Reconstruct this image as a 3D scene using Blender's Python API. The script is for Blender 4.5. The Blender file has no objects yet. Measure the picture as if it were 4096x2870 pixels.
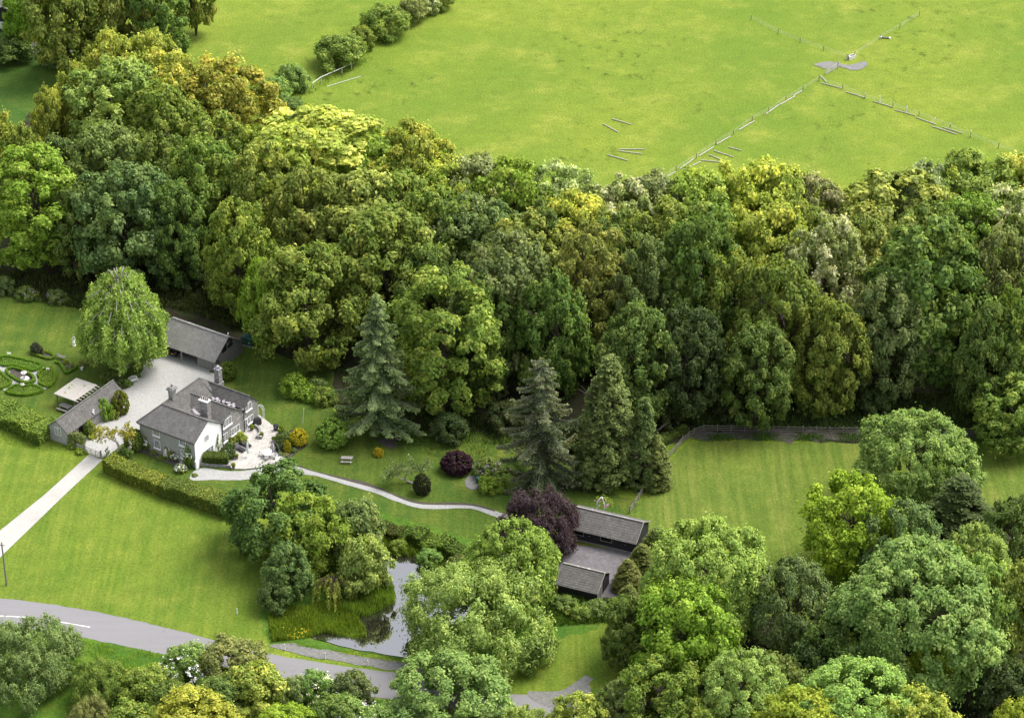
import bpy, math, random
import numpy as np
from mathutils import Vector, Matrix

random.seed(7)
C = bpy.context.scene.collection
R_ = math.radians

# ---------------------------------------------------------------- camera
FOC, CAM_H, PITCH = 10536.0, 226.0, R_(31.0)          # focal length in photo pixels (4096 wide)
cam = bpy.data.cameras.new("camera")
cam.sensor_fit = 'HORIZONTAL'; cam.sensor_width = 36.0
cam.lens = FOC / 4096.0 * 36.0
cam.clip_start, cam.clip_end = 5.0, 6000.0
cam_ob = bpy.data.objects.new("camera", cam); C.objects.link(cam_ob)
cam_ob.location = (0, 0, CAM_H); cam_ob.rotation_euler = (math.pi/2 - PITCH, 0, 0)
bpy.context.scene.camera = cam_ob
_fw = np.array([0, math.cos(PITCH), -math.sin(PITCH)]); _up = np.array([0, math.sin(PITCH), math.cos(PITCH)])


def N(px, py, z=0.0):
    """survey: where the sight line through photo pixel (px, py) meets height z"""
    d = _fw*FOC + np.array([1.0, 0, 0])*(px-2048) + _up*(1435-py)
    t = (z-CAM_H)/d[2]
    return Vector((d[0]*t, d[1]*t, z))


def frame(ox, oy, s):
    return lambda x, y, z=0.0: N(ox+x/s, oy+y/s, z)


D = frame(0, 0, 1/1.784)
A = frame(880, 1600, 5.3625)     # patio
K = frame(0, 1350, 4.1)          # knot garden
S = frame(180, 1600, 4.592)      # drive gate
G = frame(640, 1240, 5.74)       # cart shed
T = frame(1900, 1900, 2.551)     # stables
Q = frame(2300, 100, 1.2784)     # pasture
L = frame(1000, 1400, 2.011)     # garden lawn
W = frame(1000, 2100, 1.766)     # pond
H = frame(500, 1450, 2.87)       # house


def ppm(p):
    """photo pixels (full-picture reading, 2296 wide) per metre at p"""
    return FOC / ((np.array(p)-np.array([0, 0, CAM_H])) @ _fw) / 1.784


# ---------------------------------------------------------------- materials
MATS = {}


class NT:
    def __init__(s, name):
        s.m = bpy.data.materials.new(name); s.m.use_nodes = True
        s.t = s.m.node_tree; s.t.nodes.clear()
        MATS[name] = s.m
        s.out = s.n('ShaderNodeOutputMaterial')

    def n(s, typ, **kw):
        o = s.t.nodes.new(typ)
        for k, v in kw.items():
            if k in ('operation', 'blend_type', 'data_type', 'attribute_type', 'attribute_name', 'wave_type', 'bands_direction', 'feature', 'noise_dimensions', 'clamp_result'):
                setattr(o, k, v)
            else:
                s.put(o.inputs[k.replace('_', ' ')], v)
        return o

    def put(s, sock, v):
        if hasattr(v, 'links') or hasattr(v, 'is_linked'):
            s.t.links.new(v, sock)
        elif isinstance(v, (tuple, list)) and len(v) == 3 and sock.type == 'RGBA':
            sock.default_value = (*v, 1)
        else:
            sock.default_value = v

    def pos(s, scale=(1, 1, 1), rot=0.0):
        tc = s.n('ShaderNodeTexCoord')
        mp = s.n('ShaderNodeMapping'); s.t.links.new(tc.outputs['Object'], mp.inputs[0])
        mp.inputs['Scale'].default_value = scale; mp.inputs['Rotation'].default_value = (0, 0, rot)
        return mp.outputs[0]

    def noise(s, vec, scale, detail=3.0, rough=0.55, dist=0.0):
        o = s.n('ShaderNodeTexNoise'); s.put(o.inputs['Vector'], vec)
        o.inputs['Scale'].default_value = scale; o.inputs['Detail'].default_value = detail
        o.inputs['Roughness'].default_value = rough; o.inputs['Distortion'].default_value = dist
        return o.outputs['Fac']

    def ramp(s, fac, a, b, lo=0.0, hi=1.0):
        o = s.n('ShaderNodeMapRange'); s.put(o.inputs['Value'], fac)
        o.inputs['From Min'].default_value = a; o.inputs['From Max'].default_value = b
        o.inputs['To Min'].default_value = lo; o.inputs['To Max'].default_value = hi
        return o.outputs[0]

    def mix(s, fac, a, b, mode='MIX'):
        o = s.n('ShaderNodeMix', data_type='RGBA', blend_type=mode)
        s.put(o.inputs[0], fac); s.put(o.inputs[6], a); s.put(o.inputs[7], b)
        return o.outputs[2]

    def mul(s, a, b):
        o = s.n('ShaderNodeMath', operation='MULTIPLY'); s.put(o.inputs[0], a); s.put(o.inputs[1], b); return o.outputs[0]

    def bump(s, h, strength=0.4, dist=0.05):
        o = s.n('ShaderNodeBump'); s.put(o.inputs['Height'], h)
        o.inputs['Strength'].default_value = strength; o.inputs['Distance'].default_value = dist
        return o.outputs[0]

    def bsdf(s, col, rough=0.8, spec=0.2, normal=None, metal=0.0):
        o = s.n('ShaderNodeBsdfPrincipled')
        s.put(o.inputs['Base Color'], col); s.put(o.inputs['Roughness'], rough)
        o.inputs['Specular IOR Level'].default_value = spec; o.inputs['Metallic'].default_value = metal
        if normal is not None: s.put(o.inputs['Normal'], normal)
        s.t.links.new(o.outputs[0], s.out.inputs[0])
        return o


def mul3(c, k): return tuple(min(0.95, x*k) for x in c)


def plain(name, col, rough=0.7, spec=0.25, var=0.25, scale=6.0, metal=0.0):
    m = NT(name); v = m.pos()
    f = m.noise(v, scale, 4)
    c = m.mix(f, mul3(col, 1-var), mul3(col, 1+var))
    m.bsdf(c, rough, spec, None, metal)
    return m.m


def grass(name, c, dry, lush, patch=0.05, streak=None, tuss=None, flowers=None, fine=2.6):
    """turf: large dry and lush patches, streaks of mowing, fine blade grain, tussocks"""
    m = NT(name); v = m.pos()
    f1 = m.ramp(m.noise(v, patch, 4, 0.6), 0.38, 0.66)
    col = m.mix(f1, lush, c)
    f2 = m.ramp(m.noise(v, patch*3.1, 5, 0.65), 0.5, 0.75)
    col = m.mix(f2, col, dry)
    if streak:
        ang, sc, amt = streak
        sv = m.pos((sc, sc*0.06, 1), ang)
        f3 = m.ramp(m.noise(sv, 1.0, 3, 0.6), 0.35, 0.65)
        col = m.mix(m.mul(f3, amt), col, dry)
        sv2 = m.pos((sc*2.3, sc*0.11, 1), ang)
        f5 = m.ramp(m.noise(sv2, 1.0, 2, 0.6), 0.42, 0.62)
        col = m.mix(m.mul(f5, amt*0.8), col, mul3(lush, 0.82))
    mo = m.noise(v, 0.33, 5, 0.72)
    col = m.mix(m.ramp(mo, .34, .66, 0, .5), col, mul3(lush, .72))
    if tuss:
        f4 = m.mul(m.ramp(m.noise(m.pos((1, 0.8, 1)), 0.34, 5, 0.68), 0.55, 0.66), m.ramp(m.noise(v, 0.028, 3), 0.47, 0.6))
        col = m.mix(m.mul(f4, tuss), col, mul3(lush, 0.45))
        f6 = m.mul(m.ramp(m.noise(m.pos((1, .8, 1)), 1.1, 3, .6), .64, .7), m.ramp(m.noise(v, .05, 3), .42, .58))
        col = m.mix(m.mul(f6, tuss*.7), col, mul3(lush, .5))
    g = m.noise(v, fine, 5, 0.75)
    col = m.mix(1.0, col, m.mix(m.ramp(g, 0.32, 0.68), (.62, .62, .55), (1.36, 1.32, 1.3)), 'MULTIPLY')
    if flowers:
        fl = m.mul(m.ramp(m.noise(v, 1.7, 4, 0.7), 0.62, 0.72), m.ramp(m.noise(v, 0.035, 2), 0.5, 0.62))
        col = m.mix(m.mul(fl, 0.6), col, flowers)
    m.bsdf(col, 0.9, 0.1, m.bump(g, 0.5, 0.12))
    return m.m


grass('pasture', (.172, .226, .028), (.23, .262, .045), (.115, .185, .022), 0.03, tuss=0.8, flowers=(.27, .26, .035))
grass('lawn', (.09, .142, .019), (.145, .166, .03), (.05, .103, .016), 0.07, streak=(0.3, 0.5, 0.45))  # the garden's shade is put into this darker turf colour
grass('front_lawn', (.13, .192, .021), (.19, .222, .036), (.088, .155, .018), 0.06, streak=(R_(-35), 0.55, 0.55))  # like the garden turf, with the brighter light put into its colour
grass('mown_paddock', (.118, .172, .024), (.172, .195, .042), (.08, .138, .02), 0.06, streak=(R_(2), 0.5, 0.75))
grass('meadow', (.075, .14, .02), (.11, .155, .026), (.045, .1, .018), 0.05)
grass('rough_grass', (.09, .17, .018), (.14, .185, .026), (.05, .12, .016), 0.12, tuss=0.6)


def floor_mat():
    m = NT('leaf_litter'); v = m.pos()
    f = m.noise(v, 0.5, 5, 0.7)
    c = m.mix(m.ramp(f, .4, .62), (.03, .022, .016), (.03, .048, .014))
    c = m.mix(m.ramp(m.noise(v, 2.5, 4, .7), .5, .75), c, (.06, .05, .04))
    m.bsdf(c, .95, .1, m.bump(f, .6, .2))
floor_mat()


def gravel(name, a, b, scale=9.0, big=0.25, stain=(.3, .3, .3)):
    m = NT(name); v = m.pos()
    f = m.noise(v, scale, 4, .8)
    c = m.mix(m.ramp(f, .3, .7), a, b)
    c = m.mix(m.mul(m.ramp(m.noise(v, big, 4, .6), .48, .72), .45), c, stain)
    m.bsdf(c, .95, .1, m.bump(f, .5, .03))
gravel('drive_gravel', (.3, .29, .27), (.43, .42, .395), 4, .22, (.26, .255, .24))
gravel('court_gravel', (.25, .25, .243), (.41, .405, .395), 3.2, .2, (.27, .27, .262))
gravel('path_gravel', (.23, .23, .224), (.38, .38, .37), 3.0, .5, (.25, .25, .245))
gravel('layby_gravel', (.1, .1, .096), (.22, .216, .206), 2.2, .35, (.17, .17, .16))
gravel('yard_concrete', (.1, .092, .1), (.175, .162, .175), 1.5, .3, (.055, .06, .045))
gravel('earth', (.06, .052, .047), (.12, .108, .1), 1.6, .3, (.05, .06, .03))
gravel('bare_ground', (.13, .125, .13), (.22, .212, .222), 1.2, .9, (.15, .2, .05))
gravel('bed_soil', (.05, .042, .038), (.1, .085, .075), 2.5, .6, (.04, .05, .025))


def asphalt():
    m = NT('asphalt'); v = m.pos()
    f = m.noise(v, 5, 5, .75)
    c = m.mix(f, (.165, .16, .17), (.225, .22, .232))
    sv = m.pos((0.1, 0.9, 1), R_(13))
    c = m.mix(m.mul(m.ramp(m.noise(sv, 1.0, 4, .6), .42, .68), .5), c, (.17, .165, .172))
    c = m.mix(m.mul(m.ramp(m.noise(v, .35, 5, .7), .6, .7), .5), c, (.14, .135, .137))
    m.bsdf(c, .85, .25)
asphalt()


def water():
    m = NT('pond_water'); v = m.pos()
    b = m.bump(m.noise(v, 1.3, 3, .5), .05, .02)
    o = m.bsdf((.014, .011, .012), .03, .5, b)
    o.inputs['IOR'].default_value = 3.6        # peaty still water; reflectance raised to brighten the mirrored sky
water()


def paving():
    m = NT('stone_paving'); v = m.pos((1, 1, 1), R_(-30))
    b = m.n('ShaderNodeTexBrick'); m.put(b.inputs['Vector'], v)
    b.offset_frequency = 2
    for k, x in (('Scale', 1.0), ('Mortar Size', .022), ('Brick Width', .75), ('Row Height', .55), ('Bias', 0.0)): b.inputs[k].default_value = x
    b.inputs['Color1'].default_value = (.4, .378, .345, 1); b.inputs['Color2'].default_value = (.51, .49, .46, 1); b.inputs['Mortar'].default_value = (.16, .148, .14, 1)
    c = m.mix(m.mul(m.ramp(m.noise(v, .6, 5, .7), .45, .75), .6), b.outputs[0], (.26, .25, .24))
    m.bsdf(c, .85, .2)
paving()


def stone(name, a, b, light, scale=2.2):
    m = NT(name); v = m.pos()
    vo = m.n('ShaderNodeTexVoronoi'); m.put(vo.inputs['Vector'], m.pos((1, 1, 1.6))); vo.inputs['Scale'].default_value = scale
    f = m.noise(v, 4, 4, .7)
    c = m.mix(m.ramp(f, .3, .7), a, b)
    s = m.n('ShaderNodeSeparateColor'); m.put(s.inputs[0], vo.outputs['Color'])
    c = m.mix(m.mul(m.ramp(s.outputs[0], .86, .95), .8), c, light)
    c = m.mix(m.mul(m.ramp(s.outputs[1], .0, 1.0), .25), c, mul3(a, .7))
    m.bsdf(c, .9, .15, m.bump(f, .4, .03))
stone('grey_stone', (.235, .23, .22), (.33, .32, .305), (.5, .49, .47))
stone('smooth_stone', (.29, .285, .275), (.37, .36, .35), (.36, .35, .34))
stone('chimney_stone', (.17, .165, .16), (.33, .32, .31), (.5, .5, .48), 3.5)


def tiles(name, a, b, lichen, row=.15, rowdark=.55, lich=.6, col=0.0, colrot=0.0):
    """tiled roof: horizontal courses follow height; optional cross grid of pantile rolls"""
    m = NT(name); v = m.pos()
    sep = m.n('ShaderNodeSeparateXYZ'); m.put(sep.inputs[0], v)
    fr = m.n('ShaderNodeMath', operation='FRACT'); m.put(fr.inputs[0], m.mul(sep.outputs[2], 1/row))
    c = m.mix(m.ramp(m.noise(v, 1.1, 6, .75), .3, .7), a, b)
    c = m.mix(m.ramp(m.noise(m.pos((1, 1, 1.8)), 5.0, 2, .6), .35, .65, 0, .55), c, mul3(a, .62))
    c = m.mix(m.ramp(fr.outputs[0], .0, .3, rowdark, 0), c, mul3(a, .35))
    if col:
        f2 = m.n('ShaderNodeMath', operation='FRACT'); m.put(f2.inputs[0], m.mul(sep.outputs[1], 1/col))
        c = m.mix(m.ramp(f2.outputs[0], .0, .35, rowdark, 0), c, mul3(a, .35))
    c = m.mix(m.ramp(m.noise(v, 4.5, 5, .75), .6, .7, 0, lich), c, lichen)
    m.bsdf(c, .9, .15, m.bump(fr.outputs[0], .6, .03))
tiles('old_tiles', (.085, .082, .079), (.185, .178, .17), (.42, .41, .38), .2, .6, .8)
tiles('slope_tiles', (.1, .097, .093), (.21, .204, .197), (.36, .35, .33), .2, .6, .5)
tiles('cart_tiles', (.16, .157, .15), (.29, .283, .268), (.46, .45, .43), .2, .45, .7)
tiles('pantiles', (.105, .1, .095), (.205, .196, .188), (.4, .39, .37), .17, .65, .6, .36)


def boards(name, a, b, horizontal=True, w=.18):
    m = NT(name); v = m.pos()
    sep = m.n('ShaderNodeSeparateXYZ'); m.put(sep.inputs[0], v)
    src = sep.outputs[2] if horizontal else sep.outputs[1]
    fr = m.n('ShaderNodeMath', operation='FRACT'); m.put(fr.inputs[0], m.mul(src, 1/w))
    st = m.pos((.6, .6, 7) if horizontal else (7, 7, .5))
    c = m.mix(m.ramp(m.noise(st, 1.6, 4, .7), .3, .7), a, b)
    c = m.mix(m.ramp(fr.outputs[0], 0, .22, .75, 0), c, mul3(a, .3))
    m.bsdf(c, .85, .2)
boards('grey_boards', (.12, .115, .11), (.2, .19, .18), True, .2)
boards('upright_boards', (.15, .145, .135), (.27, .26, .245), False, .16)
boards('tarred_boards', (.018, .018, .021), (.045, .045, .05), True, .22)

plain('white_paint', (.78, .78, .78), .5, .3, .04)
plain('white_render', (.9, .9, .9), .8, .1, .03, 2)
plain('black_metal', (.02, .02, .024), .4, .4)
plain('dark_plastic', (.024, .024, .032), .45, .4)
plain('pale_metal', (.5, .5, .5), .45, .4, .15, 9)
plain('weathered_wood', (.3, .285, .265), .85, .15, .3, 5)
plain('pale_wood', (.36, .34, .315), .85, .15, .25, 4)
plain('bleached_wood', (.42, .39, .35), .85, .15, .2, 4)
plain('old_oak', (.2, .18, .16), .85, .15, .3, 5)
plain('bark', (.07, .058, .046), .95, .1, .4, 3)
plain('pale_bark', (.34, .31, .29), .95, .1, .3, 3)
plain('grey_green_bark', (.17, .165, .15), .95, .1, .3, 3)
plain('lead', (.3, .275, .31), .5, .3, .25, 2)
plain('terracotta', (.17, .14, .12), .8, .2, .3)
plain('carved_stone', (.52, .51, .49), .9, .1, .25, 5)
plain('green_plastic', (.02, .075, .065), .5, .3, .2)
plain('painted_void', (.012, .012, .013), .8, .1)  # near-black stands in for the unlit inside of door and window openings
plain('blue_plastic', (.02, .045, .12), .5, .3)
plain('yellow_plate', (.75, .5, .02), .5, .3, .03)
plain('red_lamp', (.35, .02, .02), .3, .5, .05)
plain('canvas', (.6, .63, .62), .85, .1, .08)
plain('grey_canvas', (.36, .33, .38), .85, .1, .1)
plain('blue_grey_metal', (.12, .15, .2), .4, .4, .1)
plain('reed_grass', (.12, .2, .025), .8, .15, .4, .6)
plain('petal_white', (.8, .8, .76), .7, .1, .06)
plain('petal_mauve', (.3, .22, .34), .7, .1, .3)
plain('petal_pink', (.55, .2, .4), .7, .1, .2)
plain('petal_cream', (.62, .62, .4), .7, .1, .15)
plain('iris_yellow', (.7, .5, .03), .7, .1, .1)
plain('road_paint', (.74, .74, .74), .7, .2, .1, 8)


def glass():
    m = NT('window_glass'); v = m.pos()
    c = m.mix(m.ramp(m.noise(v, 1.5, 2), .4, .6), (.012, .014, .02), (.05, .055, .07))
    m.bsdf(c, .08, .5)
glass()


def paint_car():
    m = NT('car_paint')
    o = m.bsdf((.008, .008, .014), .2, .5); o.inputs['Coat Weight'].default_value = .6
paint_car()


def leaf_mat():
    """every crown and hedge: own colour from the object, new-growth colour 'tip', both varying clump by clump"""
    m = NT('leaves')
    oi = m.n('ShaderNodeObjectInfo')
    tip = m.n('ShaderNodeAttribute', attribute_type='OBJECT', attribute_name='tip')
    cl = m.n('ShaderNodeAttribute', attribute_type='GEOMETRY', attribute_name='clump')
    lf = m.n('ShaderNodeAttribute', attribute_type='GEOMETRY', attribute_name='leaf')
    c = m.mix(m.ramp(cl.outputs['Fac'], .35, 1.0), oi.outputs['Color'], tip.outputs['Color'])
    b = m.ramp(lf.outputs['Fac'], 0, 1, .68, 1.32)
    vm = m.n('ShaderNodeVectorMath', operation='SCALE'); m.put(vm.inputs[0], c); m.put(vm.inputs['Scale'], b)
    d = m.n('ShaderNodeBsdfPrincipled'); m.put(d.inputs['Base Color'], vm.outputs[0])
    d.inputs['Roughness'].default_value = .65; d.inputs['Specular IOR Level'].default_value = .18
    tr = m.n('ShaderNodeBsdfTranslucent')
    warm = m.mix(1.0, vm.outputs[0], (1.1, 1.12, .65), 'MULTIPLY'); m.put(tr.inputs[0], warm)
    mx = m.n('ShaderNodeMixShader'); mx.inputs[0].default_value = .38
    m.t.links.new(d.outputs[0], mx.inputs[1]); m.t.links.new(tr.outputs[0], mx.inputs[2])
    m.t.links.new(mx.outputs[0], m.out.inputs[0])
leaf_mat()


# ---------------------------------------------------------------- mesh building
class MB:
    """collects boxes, tubes, prisms and quads, and links them as ONE mesh object"""
    def __init__(s): s.v = []; s.f = []

    def add(s, vs, fs):
        b = len(s.v); s.v += [tuple(p) for p in vs]; s.f += [[b+i for i in f] for f in fs]; return s

    def box(s, c, size, rz=0.0, rx=0.0, ry=0.0):
        m = Matrix.Rotation(rz, 3, 'Z') @ Matrix.Rotation(ry, 3, 'Y') @ Matrix.Rotation(rx, 3, 'X')
        vs = [Vector(c) + m @ Vector((x*size[0]/2, y*size[1]/2, z*size[2]/2)) for x in (-1, 1) for y in (-1, 1) for z in (-1, 1)]
        return s.add(vs, [[0, 1, 3, 2], [4, 6, 7, 5], [0, 4, 5, 1], [2, 3, 7, 6], [0, 2, 6, 4], [1, 5, 7, 3]])

    def bx(s, x0, x1, y0, y1, z0, z1): return s.box(((x0+x1)/2, (y0+y1)/2, (z0+z1)/2), (x1-x0, y1-y0, z1-z0))

    def bar(s, a, b, w, h=None):
        a, b = Vector(a), Vector(b); d = b-a
        if d.length < 1e-6: return s
        q = d.to_track_quat('X', 'Z').to_matrix(); h = h or w
        vs = [a + q @ Vector((x*d.length, y*w/2, z*h/2)) for x in (0, 1) for y in (-1, 1) for z in (-1, 1)]
        return s.add(vs, [[0, 1, 3, 2], [4, 6, 7, 5], [0, 4, 5, 1], [2, 3, 7, 6], [0, 2, 6, 4], [1, 5, 7, 3]])

    def tube(s, pts, rad, n=7):
        pts = [Vector(p) for p in pts]
        rad = rad if isinstance(rad, (list, tuple)) else [rad]*len(pts)
        vs, fs = [], []
        for i, p in enumerate(pts):
            d = (pts[min(i+1, len(pts)-1)] - pts[max(i-1, 0)])
            q = d.to_track_quat('Z', 'Y').to_matrix() if d.length > 1e-6 else Matrix.Identity(3)
            for k in range(n):
                a = 2*math.pi*k/n; vs.append(p + q @ Vector((math.cos(a)*rad[i], math.sin(a)*rad[i], 0)))
        for i in range(len(pts)-1):
            for k in range(n): fs.append([i*n+k, i*n+(k+1) % n, (i+1)*n+(k+1) % n, (i+1)*n+k])
        fs.append(list(range(n))[::-1]); fs.append([(len(pts)-1)*n+k for k in range(n)])
        return s.add(vs, fs)

    def lathe(s, prof, c=(0, 0, 0), n=14):
        c = Vector(c); vs, fs = [], []
        for r, z in prof:
            for k in range(n):
                a = 2*math.pi*k/n; vs.append(c + Vector((r*math.cos(a), r*math.sin(a), z)))
        for i in range(len(prof)-1):
            for k in range(n): fs.append([i*n+k, i*n+(k+1) % n, (i+1)*n+(k+1) % n, (i+1)*n+k])
        fs.append(list(range(n))[::-1]); fs.append([(len(prof)-1)*n+k for k in range(n)])
        return s.add(vs, fs)

    def prism(s, poly, z0, z1):
        n = len(poly)
        vs = [(p[0], p[1], z0) for p in poly] + [(p[0], p[1], z1) for p in poly]
        return s.add(vs, [list(range(n))[::-1], list(range(n, 2*n))] + [[i, (i+1) % n, n+(i+1) % n, n+i] for i in range(n)])

    def section(s, poly, y0, y1):
        """(x, z) outline pushed along y"""
        n = len(poly)
        vs = [(p[0], y0, p[1]) for p in poly] + [(p[0], y1, p[1]) for p in poly]
        return s.add(vs, [list(range(n)), list(range(n, 2*n))[::-1]] + [[n+i, n+(i+1) % n, (i+1) % n, i] for i in range(n)])

    def slab(s, poly, t):
        """sloping sheet of thickness t below its outline"""
        P = [Vector(p) for p in poly]; n = len(P)
        vs = P + [p - Vector((0, 0, t)) for p in P]
        return s.add(vs, [list(range(n)), list(range(n, 2*n))[::-1]] + [[n+i, n+(i+1) % n, (i+1) % n, i] for i in range(n)])

    def build(s, name, mat, parent=None, smooth=False):
        me = bpy.data.meshes.new(name); me.from_pydata(s.v, [], s.f); me.update()
        import bmesh
        bm = bmesh.new(); bm.from_mesh(me); bmesh.ops.recalc_face_normals(bm, faces=bm.faces); bm.to_mesh(me); bm.free()
        if smooth: me.polygons.foreach_set('use_smooth', [True]*len(me.polygons))
        me.materials.append(MATS[mat])
        o = bpy.data.objects.new(name, me); C.objects.link(o); o.parent = parent
        return o


def tag(o, label, cat, group=None, kind=None):
    o['label'] = label; o['category'] = cat
    if group: o['group'] = group
    if kind: o['kind'] = kind
    return o


def thing(name, label, cat, loc=(0, 0, 0), rz=0.0, group=None):
    o = bpy.data.objects.new(name, None); C.objects.link(o)
    o.location = loc; o.rotation_euler = (0, 0, rz); o.empty_display_size = .3
    return tag(o, label, cat, group)


def copy_thing(root, loc, rz, label, scale=None):
    r = root.copy(); C.objects.link(r); r.location = loc; r.rotation_euler = (0, 0, rz); r['label'] = label
    if scale: r.scale = scale
    for ch in list(root.children):
        c = ch.copy(); C.objects.link(c); c.parent = r
        for g in list(ch.children):
            d = g.copy(); C.objects.link(d); d.parent = c
    return r


def spline(pts, step=1.0, closed=True):
    P = [Vector((p[0], p[1], 0)) for p in pts]; n = len(P); out = []
    for i in range(n if closed else n-1):
        g = (lambda k: P[k % n]) if closed else (lambda k: P[min(max(k, 0), n-1)])
        a, b, c, d = g(i-1), g(i), g(i+1), g(i+2)
        m = max(1, int((c-b).length/step))
        for j in range(m):
            t = j/m
            out.append(0.5*((2*b) + (c-a)*t + (2*a-5*b+4*c-d)*t*t + (3*b-a-3*c+d)*t**3))
    if not closed: out.append(P[-1])
    return out


_lvl = [0.0]


def sheet(name, pts, z, mat, jit=0.25, smooth=True, step=1.0, kind='structure', thick=0.0):
    """a flat patch of ground with an uneven edge"""
    rng = random.Random(name)
    if not thick and name != 'pond_water':                # every patch lies 4 mm above the one before
        _lvl[0] += .004; z = _lvl[0]
    P = spline(pts, step) if smooth else [Vector((p[0], p[1], 0)) for p in pts]
    P = [(p.x+rng.gauss(0, jit), p.y+rng.gauss(0, jit)) for p in P]
    if thick:
        o = MB().prism(P, z-thick, z).build(name, mat)
    else:
        o = MB().add([(x, y, z) for x, y in P], [list(range(len(P)))]).build(name, mat)
        if o.data.polygons[0].normal.z < 0: o.data.flip_normals()
    o['kind'] = kind
    return o


# ---------------------------------------------------------------- foliage
def leaf_mesh(name, c, n, size, clump, rng, aspect=.62, mat='leaves', axis=None):
    """many leaf-sized faces; c centres, n normals, size half-lengths, clump a value per bunch of leaves"""
    k = len(c)
    n = n/np.maximum(np.linalg.norm(n, axis=1, keepdims=True), 1e-6)
    r = rng.normal(size=(k, 3)) if axis is None else axis + rng.normal(size=(k, 3))*.25
    t = np.cross(n, np.cross(r, n)); t /= np.maximum(np.linalg.norm(t, axis=1, keepdims=True), 1e-6)
    b = np.cross(n, t)
    s = size[:, None]
    bend = n*s*.25
    V = np.stack([c+t*s-bend, c+b*s*aspect+bend*.4, c-t*s-bend, c-b*s*aspect+bend*.4], 1).reshape(-1, 3)
    me = bpy.data.meshes.new(name)
    me.vertices.add(4*k); me.vertices.foreach_set('co', V.astype(np.float32).ravel())
    me.loops.add(4*k); me.loops.foreach_set('vertex_index', np.arange(4*k, dtype=np.int32))
    me.polygons.add(k); me.polygons.foreach_set('loop_start', np.arange(0, 4*k, 4, dtype=np.int32))
    me.update(calc_edges=True)
    a1 = me.attributes.new('clump', 'FLOAT', 'FACE'); a1.data.foreach_set('value', clump.astype(np.float32))
    a2 = me.attributes.new('leaf', 'FLOAT', 'FACE'); a2.data.foreach_set('value', rng.random(k).astype(np.float32))
    me.materials.append(MATS[mat])
    return me


def unit(v): return v/np.maximum(np.linalg.norm(v, axis=-1, keepdims=True), 1e-6)


def crown_mesh(name, seed, R, Hc, prof, nb=60, br=.3, nc=10, nl=26, leaf=.42, up=.5, droop=0.0, inner=.25, lump=.12, flat=.85, aspect=.62):
    """boughs spread over an uneven outline, each a dome of leaf clumps"""
    rng = np.random.default_rng(seed)
    tt = np.linspace(.02, .98, 200); w = np.array([prof(x) for x in tt])+.12; w /= w.sum()
    t = rng.choice(tt, nb, p=w); ang = np.arange(nb)*2.39996+rng.normal(0, .35, nb)
    pr = np.array([prof(x) for x in t])
    k = np.where(rng.random(nb) < inner, rng.uniform(.3, .7, nb), rng.uniform(.88, 1.02, nb))
    ph = rng.random(4)*6.28
    lum = 1+lump*np.sin(2*ang+ph[0]+4*t)+lump*np.sin(3*ang+ph[1]-5*t)+lump*.7*np.sin(5*ang+ph[2]+9*t)
    rad = np.maximum(pr*R*lum*k-br*R*.35, 0)
    bc = np.stack([np.cos(ang)*rad, np.sin(ang)*rad, t*Hc-br*R*.3*(t > .5)], 1)
    out = np.stack([np.cos(ang)*pr, np.sin(ang)*pr, (t-.42)*1.7], 1); out = unit(out)
    brr = br*R*rng.uniform(.65, 1.3, nb)
    # clumps over each bough
    bi = np.repeat(np.arange(nb), nc)
    d = unit(rng.normal(size=(nb*nc, 3))+out[bi]*.85+np.array([0, 0, .25+up])*.9)
    cc = bc[bi]+d*brr[bi][:, None]*rng.uniform(.6, 1.05, (nb*nc, 1))*np.array([1, 1, flat])
    cc[:, 2] -= droop*np.maximum(0, rng.random(nb*nc)-.2)*brr[bi]*1.6
    cv = np.clip(rng.normal(.4, .3, nb*nc)+rng.normal(0, .18, nb)[bi], 0, 1)
    li = np.repeat(np.arange(nb*nc), nl)
    cr = (brr[bi]*.25*np.exp(rng.normal(0, .3, nb*nc)))[li]
    e = rng.normal(size=(len(li), 3)); c = cc[li]+e*cr[:, None]*np.array([1, 1, .75+droop*.5])
    n = d[li]*.8+unit(e)*.55+rng.normal(size=(len(li), 3))*.4+np.array([0, 0, up*.6])
    keep = c[:, 2] > .05
    return leaf_mesh(name, c[keep], n[keep], (leaf*rng.uniform(.6, 1.2, len(li)))[keep], cv[li][keep], rng, aspect)


def dome(a=2.2, lo=.42):
    """outline: widest at lo, rounded top and tucked-in foot"""
    def f(t):
        if t < lo: return max(.0, 1-((lo-t)/lo)**a*.55)
        return max(0., 1-((t-lo)/(1-lo))**a)**.55
    return f


def cone_prof(t): return max(0., (1-t))**.62*(.72+.28*min(1, t*6+.3))


def trunk_mesh(name, seed, h, r, limbs=6, spread=.2, top=.75):
    rng = random.Random(seed); b = MB()
    p = [Vector((0, 0, -.3))]
    for i in range(1, 7): p.append(Vector((rng.gauss(0, .02*h), rng.gauss(0, .02*h), h*top*i/6)))
    b.tube(p, [r*1.35, r, r*.85, r*.7, r*.55, r*.4, r*.2], 8)
    for k in range(limbs):
        q = p[2+k % 4]; a = k*2.4+rng.random(); e = spread*h*rng.uniform(.7, 1.1)
        m = q+Vector((math.cos(a)*e*.5, math.sin(a)*e*.5, h*.09)); o = q+Vector((math.cos(a)*e, math.sin(a)*e, h*rng.uniform(.14, .26)))
        b.tube([q, m, o], [r*.45, r*.3, r*.1], 6)
        for z in (-.6, .6):
            b.tube([m, m+Vector((math.cos(a+z)*e*.4, math.sin(a+z)*e*.4, h*.09))], [r*.22, r*.06], 5)
    o = b.build(name, 'bark'); me = o.data; bpy.data.objects.remove(o); return me
# ---------------------------------------------------------------- ground
def PD(pts, f=D): return [f(x, y)[:2] for x, y in pts]


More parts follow.
